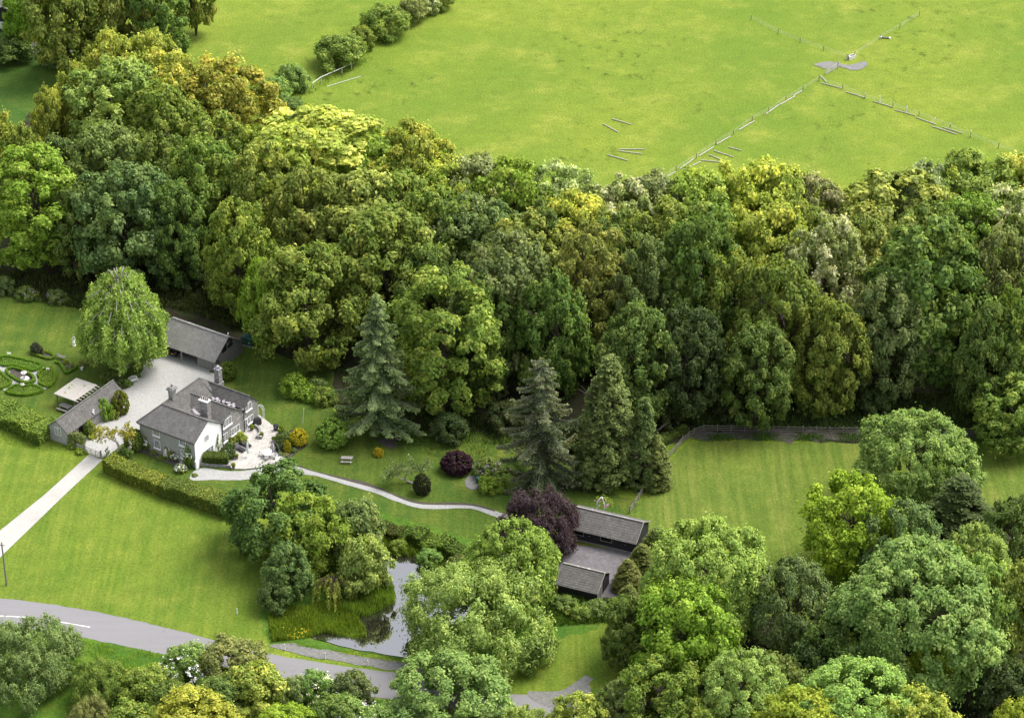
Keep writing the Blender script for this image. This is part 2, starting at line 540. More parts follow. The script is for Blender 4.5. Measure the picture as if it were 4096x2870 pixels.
g = MB().add([(-3000, -1500, 0), (3000, -1500, 0), (3000, 4000, 0), (-3000, 4000, 0)], [[0, 1, 2, 3]]).build('ground', 'pasture'); g['kind'] = 'structure'
Z = .004
sheet('woodland_floor', PD([(-120, 250), (120, 130), (330, 100), (420, 150), (560, 300), (700, 440), (900, 480), (1150, 540), (1400, 540), (1700, 530), (1950, 520), (2400, 480), (2500, 990), (1560, 975), (1480, 1100), (1100, 1000), (700, 900), (590, 800), (420, 790), (330, 740), (150, 690), (-150, 640)]), Z, 'leaf_litter', .6)
sheet('meadow_left', PD([(-150, 280), (-60, 60), (60, 60), (140, 125), (130, 200), (60, 260), (-60, 400)]), 2*Z, 'meadow', .3)
sheet('earth_patch', PD([(25, 100), (60, 85), (110, 92), (150, 108), (160, 125), (110, 140), (75, 125)]), 3*Z, 'earth', .5)
sheet('garden_lawn', PD([(-120, 655), (0, 662), (165, 690), (260, 770), (370, 800), (480, 830), (500, 800), (575, 770), (640, 800), (740, 820), (760, 930), (900, 968), (1100, 972), (1240, 1015), (1320, 1090), (1420, 1120), (1440, 1160), (1290, 1160), (1200, 1200), (1080, 1215), (930, 1170), (800, 1145), (640, 1100), (520, 1125), (240, 1035), (110, 990), (-100, 920)]), 2*Z, 'lawn', .25)
sheet('front_lawn', PD([(225, 1035), (330, 1085), (500, 1125), (580, 1180), (640, 1300), (620, 1440), (605, 1462), (500, 1442), (420, 1420), (250, 1380), (100, 1354), (-80, 1338), (-60, 1290)], ), 2*Z, 'front_lawn', .12)
sheet('rough_verge', PD([(200, 1015), (120, 985), (-100, 910), (-140, 1280), (0, 1190)]), 2*Z, 'front_lawn', .15)
sheet('mown_paddock', PD([(1420, 1155), (1450, 1105), (1490, 1045), (1550, 993), (1620, 990), (1950, 993), (2450, 995), (2450, 1400), (2000, 1640), (1700, 1640), (1560, 1330), (1440, 1240)]), 2*Z, 'mown_paddock', .2)
sheet('pondside_lawn', PD([(1060, 1400), (1180, 1330), (1250, 1370), (1380, 1380), (1450, 1420), (1440, 1560), (1300, 1552), (1180, 1553), (1060, 1540), (1000, 1500)]), 2*Z, 'front_lawn', .15)
sheet('pond_margin', PD([(590, 1300), (620, 1240), (800, 1150), (1000, 1190), (1130, 1250), (1230, 1330), (1400, 1370), (1330, 1410), (1120, 1470), (1000, 1490), (800, 1462), (610, 1442)]), 3*Z, 'rough_grass', .3)
sheet('roadside_verge', PD([(-100, 1410), (100, 1415), (360, 1462), (500, 1490), (700, 1545), (900, 1572), (1150, 1600), (1500, 1640), (1500, 1800), (-200, 1800)]), 3*Z, 'rough_grass', .2)
sheet('right_undergrowth', PD([(1400, 1380), (1500, 1400), (1700, 1440), (1850, 1480), (1900, 1400), (1960, 1330), (2100, 1250), (2200, 1150), (2450, 1150), (2500, 1900), (1380, 1900), (1390, 1560)]), 3*Z, 'leaf_litter', .4)
road_up = [(-120, 1336), (0, 1341), (100, 1352), (250, 1378), (350, 1402), (420, 1418), (500, 1440), (600, 1464), (750, 1490), (880, 1507), (1000, 1527), (1150, 1556), (1280, 1552), (1350, 1575), (1500, 1630)]
road_lo = [(1500, 1690), (1300, 1625), (1150, 1605), (1000, 1588), (880, 1567), (790, 1558), (690, 1541), (600, 1519), (480, 1489), (350, 1463), (230, 1437), (100, 1414), (0, 1402), (-120, 1396)]
sheet('road', PD(road_up+road_lo), 5*Z, 'asphalt', .06)
ZR = _lvl[0]+.004
for a, b in (((-40, 1378.5), (58, 1383)), ((103, 1388), (202, 1405.5))):
    p, q = D(*a), D(*b); d = (q-p).normalized()*1.0; nn = Vector((-d.y, d.x, 0))*.07
    o = MB().add([(*(p-nn)[:2], ZR), (*(q-nn)[:2], ZR), (*(q+nn)[:2], ZR), (*(p+nn)[:2], ZR)], [[0, 1, 2, 3]]).build('road_marking', 'road_paint'); o['kind'] = 'structure'
sheet('gravel_layby', PD([(606, 1446), (640, 1441), (700, 1452), (800, 1468), (870, 1480), (955, 1490), (990, 1500), (960, 1514), (850, 1497), (750, 1480), (650, 1461)]), 6*Z, 'layby_gravel', .15)
sheet('gravel_entrance', PD([(1180, 1556), (1240, 1549), (1290, 1532), (1315, 1510), (1330, 1520), (1320, 1545), (1340, 1580), (1250, 1590)]), 6*Z, 'layby_gravel', .2)
pond = sheet('pond_water', PD([(850, 1262), (880, 1245), (930, 1240), (1000, 1262), (1060, 1285), (1075, 1340), (1030, 1400), (1010, 1450), (990, 1478), (950, 1480), (880, 1470), (800, 1457), (730, 1440), (695, 1428), (730, 1421), (790, 1431), (822, 1428), (806, 1403), (800, 1388), (850, 1372), (884, 1350), (884, 1325), (866, 1300)]), .14, 'pond_water', .06)
sheet('drive', PD([(200, 1018), (231, 1030), (150, 1104), (0, 1250), (-130, 1372), (-160, 1330), (0, 1190), (100, 1107)]), 5*Z, 'drive_gravel', .08, smooth=False)
sheet('gravel_court', PD([(198, 1014), (231, 1026), (262, 1003), (290, 985), (330, 950), (420, 900), (500, 870), (485, 838), (468, 834), (540, 780), (420, 730), (370, 800), (330, 805), (316, 835), (300, 852), (262, 872), (247, 892), (240, 918), (228, 940), (205, 960), (190, 995)]), 5*Z, 'court_gravel', .12)
sheet('garden_path', PD([(425, 1075), (450, 1050), (520, 1057), (590, 1049), (640, 1031), (662, 1042), (700, 1056), (760, 1070), (810, 1080), (850, 1094), (895, 1113), (930, 1124), (965, 1129), (1000, 1128), (1060, 1131), (1110, 1145), (1180, 1172), (1240, 1215), (1215, 1225), (1160, 1180), (1105, 1156), (1055, 1140), (1005, 1141), (960, 1141), (930, 1137), (880, 1121), (840, 1105), (790, 1090), (740, 1076), (690, 1064), (640, 1062), (590, 1070), (540, 1076), (480, 1076)]), 4*Z, 'path_gravel', .05)
sheet('path_edging', PD([(640, 1030), (662, 1040), (700, 1054.5), (760, 1068.5), (810, 1078.5), (850, 1092.5), (895, 1111.5), (930, 1122.5), (965, 1127.5), (1000, 1126.5), (1060, 1129.5), (1110, 1143.5), (1110, 1147), (1060, 1134), (1000, 1132), (930, 1128), (850, 1098), (760, 1073), (660, 1044)]), 3*Z, 'bed_soil', .02)
sheet('house_bed', PD([(130, 1015), (240, 1055), (330, 1090), (420, 1130), (560, 1185), (700, 1235), (800, 1190), (500, 1040), (250, 950), (170, 930)], H), 3*Z, 'earth', .1)
sheet('yard', PD([(700, 640), (960, 700), (1640, 790), (1580, 880), (1480, 1000), (1405, 1100), (1500, 1200), (1420, 1320), (1330, 1300), (1000, 1150), (800, 960)], T), 5*Z, 'yard_concrete', .1)
sheet('bare_patch', PD([(1225, 203), (1255, 194), (1295, 188), (1345, 194), (1400, 206), (1440, 198), (1478, 188), (1498, 199), (1468, 224), (1425, 234), (1388, 226), (1345, 212), (1312, 222), (1272, 224), (1246, 214)], Q), Z, 'bare_ground', .16, step=.5)
sheet('bare_fence_strip', PD([(1575, 965), (1700, 966), (1950, 968), (2400, 972), (2400, 990), (1950, 988), (1700, 985), (1600, 987), (1560, 985)]), 3*Z, 'earth', .5)
sheet('lawn_worn_patch', PD([(1000, 720), (1130, 700), (1230, 740), (1180, 790), (1060, 780)], L), 3*Z, 'earth', .9)
sheet('gravel_bed', PD([(1725, 1050), (1760, 1010), (1830, 1010), (1880, 1050), (1860, 1110), (1790, 1130), (1735, 1095)], L), 4*Z, 'layby_gravel', .08)
# patio: a raised stone terrace with a curved edge
PZ = .22
sheet('patio', PD([(250, 1485), (500, 1495), (800, 1458), (1100, 1388), (1330, 1305), (1430, 1265), (1330, 1215), (1210, 1140), (1185, 1000), (1195, 850), (1290, 720), (1275, 620), (1110, 545), (1000, 450), (905, 378), (830, 330), (740, 440), (510, 705), (440, 790), (200, 980), (20, 1090), (120, 1300)], A), PZ, 'stone_paving', .03, thick=.3)
sheet('patio_bed', PD([(1195, 850), (1290, 720), (1400, 640), (1600, 640), (1850, 800), (1890, 960), (1780, 1030), (1580, 1180), (1460, 1275), (1330, 1210), (1210, 1130)], A), .12, 'bed_soil', .03, thick=.2)
# knot garden paths
sheet('knot_garden_path', PD([(-100, 420), (60, 480), (300, 475), (540, 550), (706, 470), (725, 492), (610, 600), (650, 735), (778, 825), (725, 858), (560, 770), (300, 790), (75, 880), (48, 852), (180, 750), (60, 640), (-100, 560)], K), 4*Z, 'path_gravel', .03)

# ---------------------------------------------------------------- crowns of every kind
KIND = {}


def kind(key, R0, H0, n, **kw):
    prof = kw.pop('prof'); ms = []
    for i in range(n):
        me = crown_mesh('crown_'+key, 100*len(KIND)+i, R0, H0, prof, **kw)
        co = np.empty(len(me.vertices)*3, np.float32); me.vertices.foreach_get('co', co); co = co.reshape(-1, 3)
        co[:, :2] *= R0/np.percentile(np.hypot(co[:, 0], co[:, 1]), 97); co[:, 2] *= H0/np.percentile(co[:, 2], 99.3)
        me.vertices.foreach_set('co', co.ravel()); me.update(); ms.append(me)
    KIND[key] = (R0, H0, ms)


kind('oak', 8, 15, 4, prof=dome(2.6, .4), nb=125, br=.165, nc=10, nl=27, leaf=.34, lump=.09)
kind('beech', 8, 18, 5, prof=dome(2.6, .36), nb=190, br=.135, nc=9, nl=24, leaf=.34, up=.3, droop=.4, lump=.06)
kind('ash', 9, 13, 3, prof=dome(2.8, .36), nb=170, br=.135, nc=9, nl=26, leaf=.3, up=.9, lump=.08, inner=.15)
kind('bigash', 13, 19, 2, prof=dome(2.8, .36), nb=400, br=.105, nc=8, nl=30, leaf=.32, up=.9, lump=.1, inner=.12)
kind('tall', 7.5, 22, 3, prof=dome(3, .38), nb=170, br=.145, nc=9, nl=26, leaf=.34, lump=.1)
kind('willow', 10, 12, 2, prof=dome(2.6, .36), nb=210, br=.13, nc=9, nl=26, leaf=.3, up=.4, droop=.9, lump=.12, aspect=.38, inner=.15)
kind('thorn', 4, 6.5, 3, prof=dome(2.4, .38), nb=75, br=.25, nc=9, nl=22, leaf=.24, lump=.14)
kind('bush', 2.5, 3, 3, prof=dome(2.5, .3), nb=44, br=.3, nc=8, nl=20, leaf=.18, lump=.12)
kind('clipped', 2, 3.2, 2, prof=dome(2.6, .35), nb=330, br=.11, nc=7, nl=18, leaf=.11, lump=.015, inner=.05)
kind('cypress', 4.5, 24, 2, prof=cone_prof, nb=330, br=.17, nc=8, nl=20, leaf=.3, up=1.2, lump=.05, flat=1.5, aspect=.5, inner=.1)
kind('sparse', 4, 5, 2, prof=dome(2.2, .4), nb=34, br=.2, nc=6, nl=12, leaf=.24, lump=.2, inner=.5)
TRUNKS = [trunk_mesh('trunk', i, 1.0, .024, 7) for i in range(3)]
STEM = trunk_mesh('stem', 9, 1.0, .03, 6, .3, .7)

COL = dict(
    mid=((.155, .222, .04), (.33, .37, .075)), dark=((.115, .175, .04), (.225, .275, .065)), blue=((.12, .182, .058), (.22, .28, .085)),
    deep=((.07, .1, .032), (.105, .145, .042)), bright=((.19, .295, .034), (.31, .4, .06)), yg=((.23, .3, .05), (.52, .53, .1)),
    yel=((.28, .335, .055), (.68, .66, .14)), oliv=((.18, .23, .048), (.38, .41, .09)), brn=((.18, .215, .066), (.32, .345, .11)),
    mauve=((.205, .24, .09), (.44, .43, .25)), pale=((.225, .325, .075), (.41, .5, .13)), lime=((.24, .33, .035), (.4, .47, .06)),
    white=((.23, .295, .085), (.62, .63, .38)), purple=((.06, .04, .05), (.1, .068, .086)), orange=((.22, .265, .045), (.5, .49, .09)),
    grey=((.15, .21, .068), (.28, .33, .11)), gold=((.3, .31, .04), (.54, .51, .09)), clip=((.14, .25, .04), (.2, .31, .05)),
    wine=((.042, .018, .027), (.05, .021, .032)), yew=((.14, .165, .04), (.21, .22, .055)), pgreen=((.18, .28, .07), (.31, .4, .11)))
_cnt = {}


def leafy(mesh, name, parent, col, seed=0, k=1.0):
    o = bpy.data.objects.new(name, mesh); C.objects.link(o); o.parent = parent
    c, t = COL[col] if isinstance(col, str) else col
    k *= 1.2
    r = random.Random(seed); j = [r.uniform(.93, 1.07) for _ in range(3)]
    o.color = (*[x*k*y for x, y in zip(c, j)], 1); o['tip'] = [x*k*y for x, y in zip(t, j)]
    return o


def plant(name, label, cat, loc, R, Hc, key, col, zb=0.0, trunk=True, group=None, squash=1.0, k=1.0):
    """a crown of kind key (radius R, height Hc, starting zb above the ground) on its trunk"""
    i = _cnt[key] = _cnt.get(key, -1)+1
    R0, H0, ms = KIND[key]
    t = thing(name, label, cat, loc, (i*2.1) % 6.28, group)
    c = leafy(ms[i % len(ms)], 'crown', t, col, len(label)*7+i, k)
    c.location = (0, 0, zb); c.scale = (R/R0, R/R0*squash, Hc/H0)
    if trunk:
        m = TRUNKS[i % 3] if R > 3 else STEM
        o = bpy.data.objects.new('trunk', m); C.objects.link(o); o.parent = t
        h = (zb+Hc); o.scale = (h, h, h) if R > 3 else (h, h, h*.95)
    return t


SIN, COS = math.sin(R_(32)), math.cos(R_(32))
WG = 'trees of the woodland belt'


def tree(cx, top, w, Ht, key, col, label, cb=.08, name='tree', cat='tree', group=None, k=1.0, fac=1.06):
    """surveyed tree: outline centred on cx, its top at top, w wide (all read off the picture), Ht metres tall"""
    Hc = Ht*(1-cb); zc = Ht-Hc*.58
    p = D(cx, top+100, 0)
    for _ in range(3):
        s = ppm(p); R = w/2/s*fac
        e = math.hypot(Hc*.56*COS, R*.85*SIN)
        p = D(cx, top+e*s*.95, zc)
    return plant(name, label, cat, (p.x, p.y, 0), R, Hc, key, col, Ht*cb, True, group, 1.0, k)


WG = 'trees of the woodland belt'
for a in [
    # back row, crowns against the pasture
    (710, 262, 250, 23, 'tall', 'yel', 'broad yellow-topped tree at the wood edge, tallest below the field hedge'),
    (830, 310, 130, 20, 'beech', 'yg', 'yellow-green tree on the right shoulder of the broad yellow-topped tree'),
    (930, 292, 130, 22, 'oak', 'yg', 'upright yellow-green tree standing out against the pasture left of the mauve crowns'),
    (1005, 385, 120, 19, 'oak', 'yg', 'small yellow-tipped tree below right of the upright field-edge tree'),
    (1075, 358, 140, 20, 'beech', 'mauve', 'dull mauve-brown crown on the wood edge left of the bright green oak'),
    (1150, 378, 155, 21, 'oak', 'bright', 'bright green round oak beside the white blossoming tree'),
    (1255, 380, 130, 21, 'beech', 'white', 'white-blossomed crown on the wood edge right of the bright oak'),
    (1395, 412, 150, 21, 'beech', 'white', 'pale cream-topped crown below the left end of the pasture fence'),
    (1470, 402, 130, 21, 'beech', 'mauve', 'mauve-grey crown just below the leaning stack of fence rails'),
    (1565, 400, 150, 22, 'beech', 'yg', 'yellow-green crown on the wood edge below the loose pasture rails'),
    (1672, 374, 150, 23, 'oak', 'yel', 'high yellow crown standing tallest in the middle of the right wood edge'),
    (1765, 398, 115, 21, 'oak', 'yg', 'yellow-green crown right of the high yellow crown'),
    (1825, 415, 120, 20, 'beech', 'mauve', 'pale mauve-flecked crown beside the dip in the wood edge'),
    (1890, 440, 80, 17, 'oak', 'oliv', 'small olive crown in the dip of the wood edge'),
    (2010, 402, 225, 22, 'beech', 'oliv', 'wide olive-brown dome right of the dip in the wood edge'),
    (2075, 382, 110, 21, 'beech', 'mauve', 'greyish mauve crown behind the wide olive-brown dome'),
    (2110, 392, 90, 20, 'oak', 'yel', 'small yellow crown between the mauve crown and the olive oak'),
    (2185, 366, 165, 22, 'oak', 'oliv', 'dark olive oak on the wood edge near the right margin'),
    (2285, 358, 140, 22, 'oak', 'yel', 'bright yellow crown on the wood edge at the right margin'),
    # second row
    (640, 335, 160, 21, 'beech', 'yg', 'soft yellow-green beech in front of the broad yellow-topped tree'),
    (800, 400, 180, 21, 'oak', 'oliv', 'dark olive tree with bare twigs behind the arching beech'),
    (900, 405, 130, 20, 'beech', 'mid', 'mid green tree below the upright field-edge tree'),
    (985, 440, 130, 20, 'oak', 'mid', 'fresh green tree behind the oak with yellow crest'),
    (1045, 455, 130, 19, 'beech', 'grey', 'grey-green tree in the hollow left of the bright oak'),
    (1110, 470, 120, 19, 'beech', 'blue', 'blue-green tree in shade below the mauve-brown crown'),
    (1180, 500, 140, 20, 'beech', 'oliv', 'olive tree with ochre tips under the bright green oak'),
    (1235, 470, 110, 20, 'oak', 'dark', 'dark green tree under the white-blossomed crown'),
    (1300, 448, 150, 21, 'oak', 'yel', 'golden yellow crown between the blossomed tree and the cream-topped crown'),
    (1385, 490, 140, 21, 'oak', 'dark', 'dark green tree below the pale cream-topped crown'),
    (1480, 470, 150, 22, 'beech', 'oliv', 'olive-green tree below the mauve-grey crown'),
    (1585, 455, 150, 22, 'oak', 'mid', 'mid green tree below the yellow-green wood edge'),
    (1705, 472, 150, 23, 'oak', 'yg', 'yellow-sided tree below the high yellow crown'),
    (1790, 470, 120, 21, 'beech', 'mid', 'green tree below the mauve-flecked crown'),
    (1930, 480, 150, 21, 'oak', 'mid', 'deep green tree below the wide olive-brown dome'),
    (2090, 470, 140, 21, 'oak', 'dark', 'dark green tree between the olive dome and the pale crown near the margin'),
    (2180, 450, 150, 21, 'beech', 'mid', 'fresh green tree below the dark olive oak'),
    (2255, 432, 140, 21, 'beech', 'white', 'cream-flecked tree below the bright yellow crown at the right margin'),
    (2300, 500, 150, 22, 'oak', 'dark', 'dark green tree at the right margin below the cream-flecked tree'),
]:
    tree(*a, group=WG, fac=1.45, cb=.15, k=1.1)
for a in [
    # front rows facing the garden
    (75, 352, 215, 22, 'tall', 'bright', 'bright green tall tree at the left margin above the garden lawn'),
    (285, 385, 215, 22, 'beech', 'blue', 'blue-green beech behind the weeping beech'),
    (180, 430, 130, 18, 'beech', 'dark', 'dark green tree wedged behind the bright left margin tree'),
    (395, 430, 130, 19, 'beech', 'dark', 'dark green tree right of the blue-green beech'),
    (465, 335, 185, 23, 'beech', 'mid', 'green beech with cream top above the cart shed'),
    (590, 345, 160, 23, 'beech', 'oliv', 'drooping olive beech right of the cream-topped beech'),
    (540, 470, 150, 21, 'beech', 'mid', 'mid green beech with a dark gap at its foot behind the cart shed'),
    (700, 402, 185, 23, 'beech', 'mid', 'large green beech with yellow flank above the oil tank'),
    (600, 600, 110, 16, 'oak', 'bright', 'light green leafy tree at the left edge of the big garden oak'),
    (690, 565, 225, 21, 'oak', 'mid', 'big green garden oak right of the oil tank'),
    (865, 490, 250, 23, 'beech', 'mid', 'wide arching green beech behind the blue spruce'),
    (960, 570, 140, 20, 'oak', 'dark', 'dark tree in the gap between the arching beech and the garden oak'),
    (1000, 622, 220, 26, 'tall', 'mid', 'tall dark green oak with yellow crest right of the blue spruce'),
    (1130, 548, 215, 25, 'beech', 'grey', 'grey-green beech with pale pink top right of the yellow-crested oak'),
    (1080, 640, 130, 21, 'beech', 'dark', 'dark green tree behind the yellow-crested oak'),
    (1320, 528, 165, 26, 'tall', 'oliv', 'tall olive oak with golden head in the middle of the wood'),
    (1240, 640, 150, 22, 'beech', 'dark', 'dark green beech behind the drooping fir'),
    (1440, 560, 150, 24, 'beech', 'grey', 'dull grey-green beech right of the golden-headed oak'),
    (1430, 700, 160, 21, 'beech', 'dark', 'dark shaded beech behind the two cypresses'),
    (1565, 505, 190, 27, 'beech', 'dark', 'very tall dark beech with brownish top above the fence corner'),
    (1540, 700, 150, 20, 'beech', 'deep', 'deep green low-hung beech at the fence corner'),
    (1660, 590, 160, 22, 'oak', 'mid', 'green tree in front of the yellow-sided tree'),
    (1850, 508, 170, 24, 'beech', 'white', 'cream-crowned beech above the paddock fence'),
    (1745, 600, 190, 24, 'beech', 'mid', 'broad green beech over the paddock fence left of the cream-crowned beech'),
    (1700, 740, 150, 18, 'beech', 'dark', 'shaded low tree above the middle of the paddock fence'),
    (1860, 690, 150, 20, 'beech', 'mid', 'fresh green tree below the cream-crowned beech'),
    (2070, 528, 250, 28, 'beech', 'dark', 'great dark beech with russet shoulder behind the bright ash dome'),
    (1990, 640, 160, 22, 'beech', 'grey', 'grey-green beech at the left flank of the great dark beech'),
    (2240, 540, 150, 25, 'beech', 'brn', 'brownish pale beech right of the great dark beech'),
    (2215, 700, 130, 21, 'beech', 'dark', 'dark tree in the shadow right of the great dark beech'),
    (2300, 640, 170, 24, 'beech', 'mid', 'fresh green beech at the right margin above the paddock'),
    (2275, 850, 165, 12, 'beech', 'mid', 'green drooping tree at the right end of the paddock fence'),
]:
    tree(*a, group=WG, fac=1.14)
for a in [
    # left shoulder of the wood
    (-5, 262, 95, 18, 'oak', 'yg', 'yellow-tipped tree at the left margin on the wood shoulder'),
    (55, 305, 105, 18, 'beech', 'mid', 'green tree above the bright left margin tree'),
    (118, 215, 85, 18, 'oak', 'yg', 'yellow-tipped green tree beside the dark left meadow'),
    (172, 165, 105, 20, 'beech', 'yg', 'pale yellow tree climbing beside the dark left meadow'),
    (255, 92, 125, 21, 'beech', 'yel', 'cream-yellow beech below the big park trees at top left'),
    (345, 85, 130, 20, 'beech', 'yel', 'pale yellow spreading beech against the upper field'),
    (375, 130, 140, 20, 'beech', 'yel', 'yellow beech left of the orange-olive oak'),
    (262, 150, 195, 22, 'beech', 'pale', 'large pale green dome in the left wood'),
    (370, 205, 180, 22, 'beech', 'mid', 'green beech between the pale dome and the orange-olive oak'),
    (505, 148, 185, 19, 'oak', 'orange', 'orange-olive oak with bare limbs at the foot of the field hedge'),
    (245, 295, 170, 21, 'beech', 'brn', 'dull brown-green dome in the left wood'),
    (140, 325, 110, 18, 'beech', 'blue', 'blue-green tree between left margin tree and the brown-green dome'),
    (490, 275, 150, 20, 'beech', 'mid', 'green tree just below the orange-olive oak'),
    (370, 320, 140, 20, 'beech', 'dark', 'dark green tree right of the brown-green dome'),
    (570, 300, 110, 18, 'oak', 'yg', 'yellow-green tree at the end of the field hedge'),
]:
    tree(*a, group=WG, fac=1.2)
for a in [
    (150, -45, 175, 22, 'oak', 'mid', 'large green park tree over the bare earth at top left'),
    (265, -75, 140, 24, 'oak', 'mid', 'green park tree behind the large one at top left'),
    (350, -90, 150, 26, 'tall', 'dark', 'tall dark park tree with bare trunk beside the upper field'),
    (60, -60, 105, 19, 'oak', 'bright', 'bright green park tree beside the black barn'),
    (430, -110, 110, 20, 'oak', 'mid', 'green park tree at the top margin by the upper field'),
    (20, 75, 120, 5, 'thorn', 'dark', 'low dark thicket below the black barn'),
    (120, 105, 70, 4, 'thorn', 'dark', 'dark shrub at the edge of the bare earth below the large park tree')]:
    tree(*a, cb=.12)
for a in [
    (760, 80, 115, 6, 'thorn', 'mid', 'dark thorn bush at the lower end of the field hedge'),
    (810, 62, 60, 5, 'thorn', 'mid', 'small green bush between two big bushes of the field hedge'),
    (868, 14, 105, 6.5, 'thorn', 'mid', 'large rounded green bush in the field hedge'),
    (922, 2, 70, 5, 'thorn', 'brn', 'brownish bush above the large rounded hedge bush'),
    (955, -12, 60, 4.5, 'thorn', 'white', 'pale flowering bush near the top of the field hedge'),
    (990, -25, 60, 4.5, 'thorn', 'mid', 'green bush at the top end of the field hedge'),
    (615, 178, 75, 6, 'thorn', 'pgreen', 'white-flowered elder between orange-olive oak and the round hedge bush'),
    (655, 148, 75, 5.5, 'thorn', 'pgreen', 'round pale green bush below the broken white field fence'),
    (640, 215, 80, 3, 'thorn', 'dark', 'low dark undergrowth below the white-flowered elder')]:
    tree(*a, cb=.02, name='bush', cat='bush', group='bushes of the field hedge')
# roadside and right-hand trees
for a in [
    (60, 1398, 240, 9, 'willow', 'grey', 'grey-green willow at the bottom left corner'),
    (225, 1480, 140, 6.5, 'willow', 'mid', 'mid green roadside bush right of the grey-green willow'),
    (320, 1500, 130, 5.5, 'thorn', 'mid', 'leafy green bush below the dashed road line'),
    (375, 1530, 110, 5, 'thorn', 'dark', 'dark bush in front of the leafy roadside bush'),
    (525, 1432, 150, 6.5, 'thorn', 'brn', 'dark brown hawthorn on the road edge'),
    (490, 1520, 130, 5.5, 'thorn', 'dark', 'dull green bush below the brown hawthorn'),
    (575, 1492, 150, 6.5, 'thorn', 'yg', 'yellow-green field maple right below the brown hawthorn'),
    (440, 1558, 190, 8, 'oak', 'gold', 'golden yellow oak at the bottom margin'),
    (205, 1568, 110, 6, 'willow', 'brn', 'pale grey-brown bush at the bottom margin'),
    (300, 1575, 120, 6, 'thorn', 'mid', 'green bush between pale bush and golden oak'),
    (640, 1583, 130, 6, 'oak', 'lime', 'lime yellow crown at the bottom margin'),
    (655, 1520, 80, 4.5, 'thorn', 'brn', 'small brownish bush on the road edge'),
    (790, 1508, 100, 5.5, 'thorn', 'blue', 'blue-green elder with bare twigs on the road edge'),
    (750, 1560, 110, 5, 'thorn', 'dark', 'dark low bush under the blue-green elder'),
    (1010, 1474, 250, 10, 'ash', 'pgreen', 'large pale green ash on the roadside below the willow'),
    (925, 1560, 110, 6, 'thorn', 'grey', 'grey-green bush at the left foot of the large roadside ash'),
    (1175, 1585, 130, 5, 'willow', 'pale', 'pale feathery bush at the bottom margin by the entrance'),
    (1290, 1560, 130, 8, 'oak', 'orange', 'ochre-green oak at the bottom margin right of the gravel entrance'),
    (1390, 1530, 110, 8, 'ash', 'grey', 'grey-green small ash between ochre oak and the green oak'),
    (1480, 1482, 190, 11, 'oak', 'mid', 'mid green oak at the bottom right of the pondside lawn'),
    (1665, 1470, 215, 13, 'bigash', 'pale', 'pale yellow-green dome of an ash at the bottom margin'),
    (1575, 1575, 120, 9, 'oak', 'mid', 'green crown in front of the pale ash dome'),
    (1910, 1497, 300, 14, 'bigash', 'pale', 'wide pale ash along the bottom margin'),
    (1800, 1552, 230, 13, 'oak', 'lime', 'yellow-green oak in front of the wide pale ash'),
    (2050, 1560, 220, 13, 'ash', 'yg', 'yellowish ash at the bottom right'),
    (2280, 1575, 110, 9, 'oak', 'lime', 'lime tree in the bottom right corner'),
    (2052, 936, 262, 14.5, 'bigash', ((.2, .285, .068), (.35, .42, .11)), 'bright green domed ash standing in the mown paddock'),
    (2150, 1070, 150, 12, 'cypress', 'deep', 'dark ivy-clad evergreen behind the paddock ash'),
    (1915, 1078, 215, 15, 'oak', 'lime', 'yellow-lime maple left of the blue-grey whitebeam'),
    (2012, 1133, 190, 14, 'ash', 'blue', 'blue-grey whitebeam in front of the yellow-lime maple'),
    (2268, 1120, 140, 13, 'oak', 'dark', 'dark green tree at the right margin behind the ashes'),
    (2180, 1190, 170, 15, 'ash', 'pale', 'pale-leaved ash rising behind the great ash dome'),
    (2060, 1240, 370, 20, 'bigash', 'pgreen', 'great pale green ash dome, largest at lower right'),
    (2195, 1262, 170, 18, 'ash', 'pale', 'sunlit yellow-topped ash on the right shoulder of the great dome'),
    (2262, 1490, 150, 9, 'thorn', 'deep', 'deep green thicket in the dark bottom right hollow'),  # bush added so the lit ground there reads as shade
    (2290, 1275, 170, 17, 'oak', 'oliv', 'olive tree at the lower right margin'),
    (2105, 1440, 130, 8, 'willow', 'lime', 'feathery lime green bush below the great ash dome'),
    (1575, 1180, 280, 18, 'bigash', 'pale', 'big pale green ash right of the stables'),
    (1768, 1262, 185, 14, 'ash', 'blue', 'silvery blue-green whitebeam right of the big pale ash'),
    (1535, 1310, 225, 16, 'oak', 'bright', 'rich green oak in front of the big pale ash'),
    (1410, 1345, 120, 11, 'beech', 'dark', 'dark green tree left of the rich green oak'),
    (1740, 1470, 150, 9, 'thorn', 'dark', 'dark bush in the gap below the silvery whitebeam'),
    (1850, 1400, 130, 9, 'thorn', 'dark', 'dark green bush at the narrow end of the paddock'),
    (1820, 1440, 120, 7, 'thorn', 'deep', 'deep green thicket left of the great ash dome'),
    (1920, 1320, 110, 8, 'thorn', 'dark', 'dark undergrowth tree between lime maple and the great ash dome'),
    (620, 1062, 235, 13, 'oak', ((.085, .155, .034), (.15, .235, .052)), 'dark green oak at the right end of the front hedge'),
    (700, 1122, 170, 12, 'oak', 'bright', 'bright green tree in front of the dark hedge-end oak'),
    (795, 1130, 135, 10, 'thorn', 'grey', 'grey-green tree right of the bright pond tree'),
    (645, 1225, 110, 9, 'beech', 'blue', 'bluish tree at the foot of the dark oak on the lawn'),
    (820, 1210, 115, 9, 'thorn', 'pale', 'yellowish hawthorn at the pond edge'),
    (620, 1300, 75, 5, 'thorn', 'blue', 'small blue-green sapling at the lawn edge'),
    (1064, 1272, 350, 12.8, 'willow', 'pale', 'broad pale willow overhanging the pond'),
    (1150, 1178, 205, 14, 'ash', ((.21, .285, .05), (.36, .43, .09)), 'bright yellow-green maple behind the pond willow'),
    (1205, 1108, 195, 10, 'willow', 'purple', 'purple copper beech beside the stable roof'),
]:
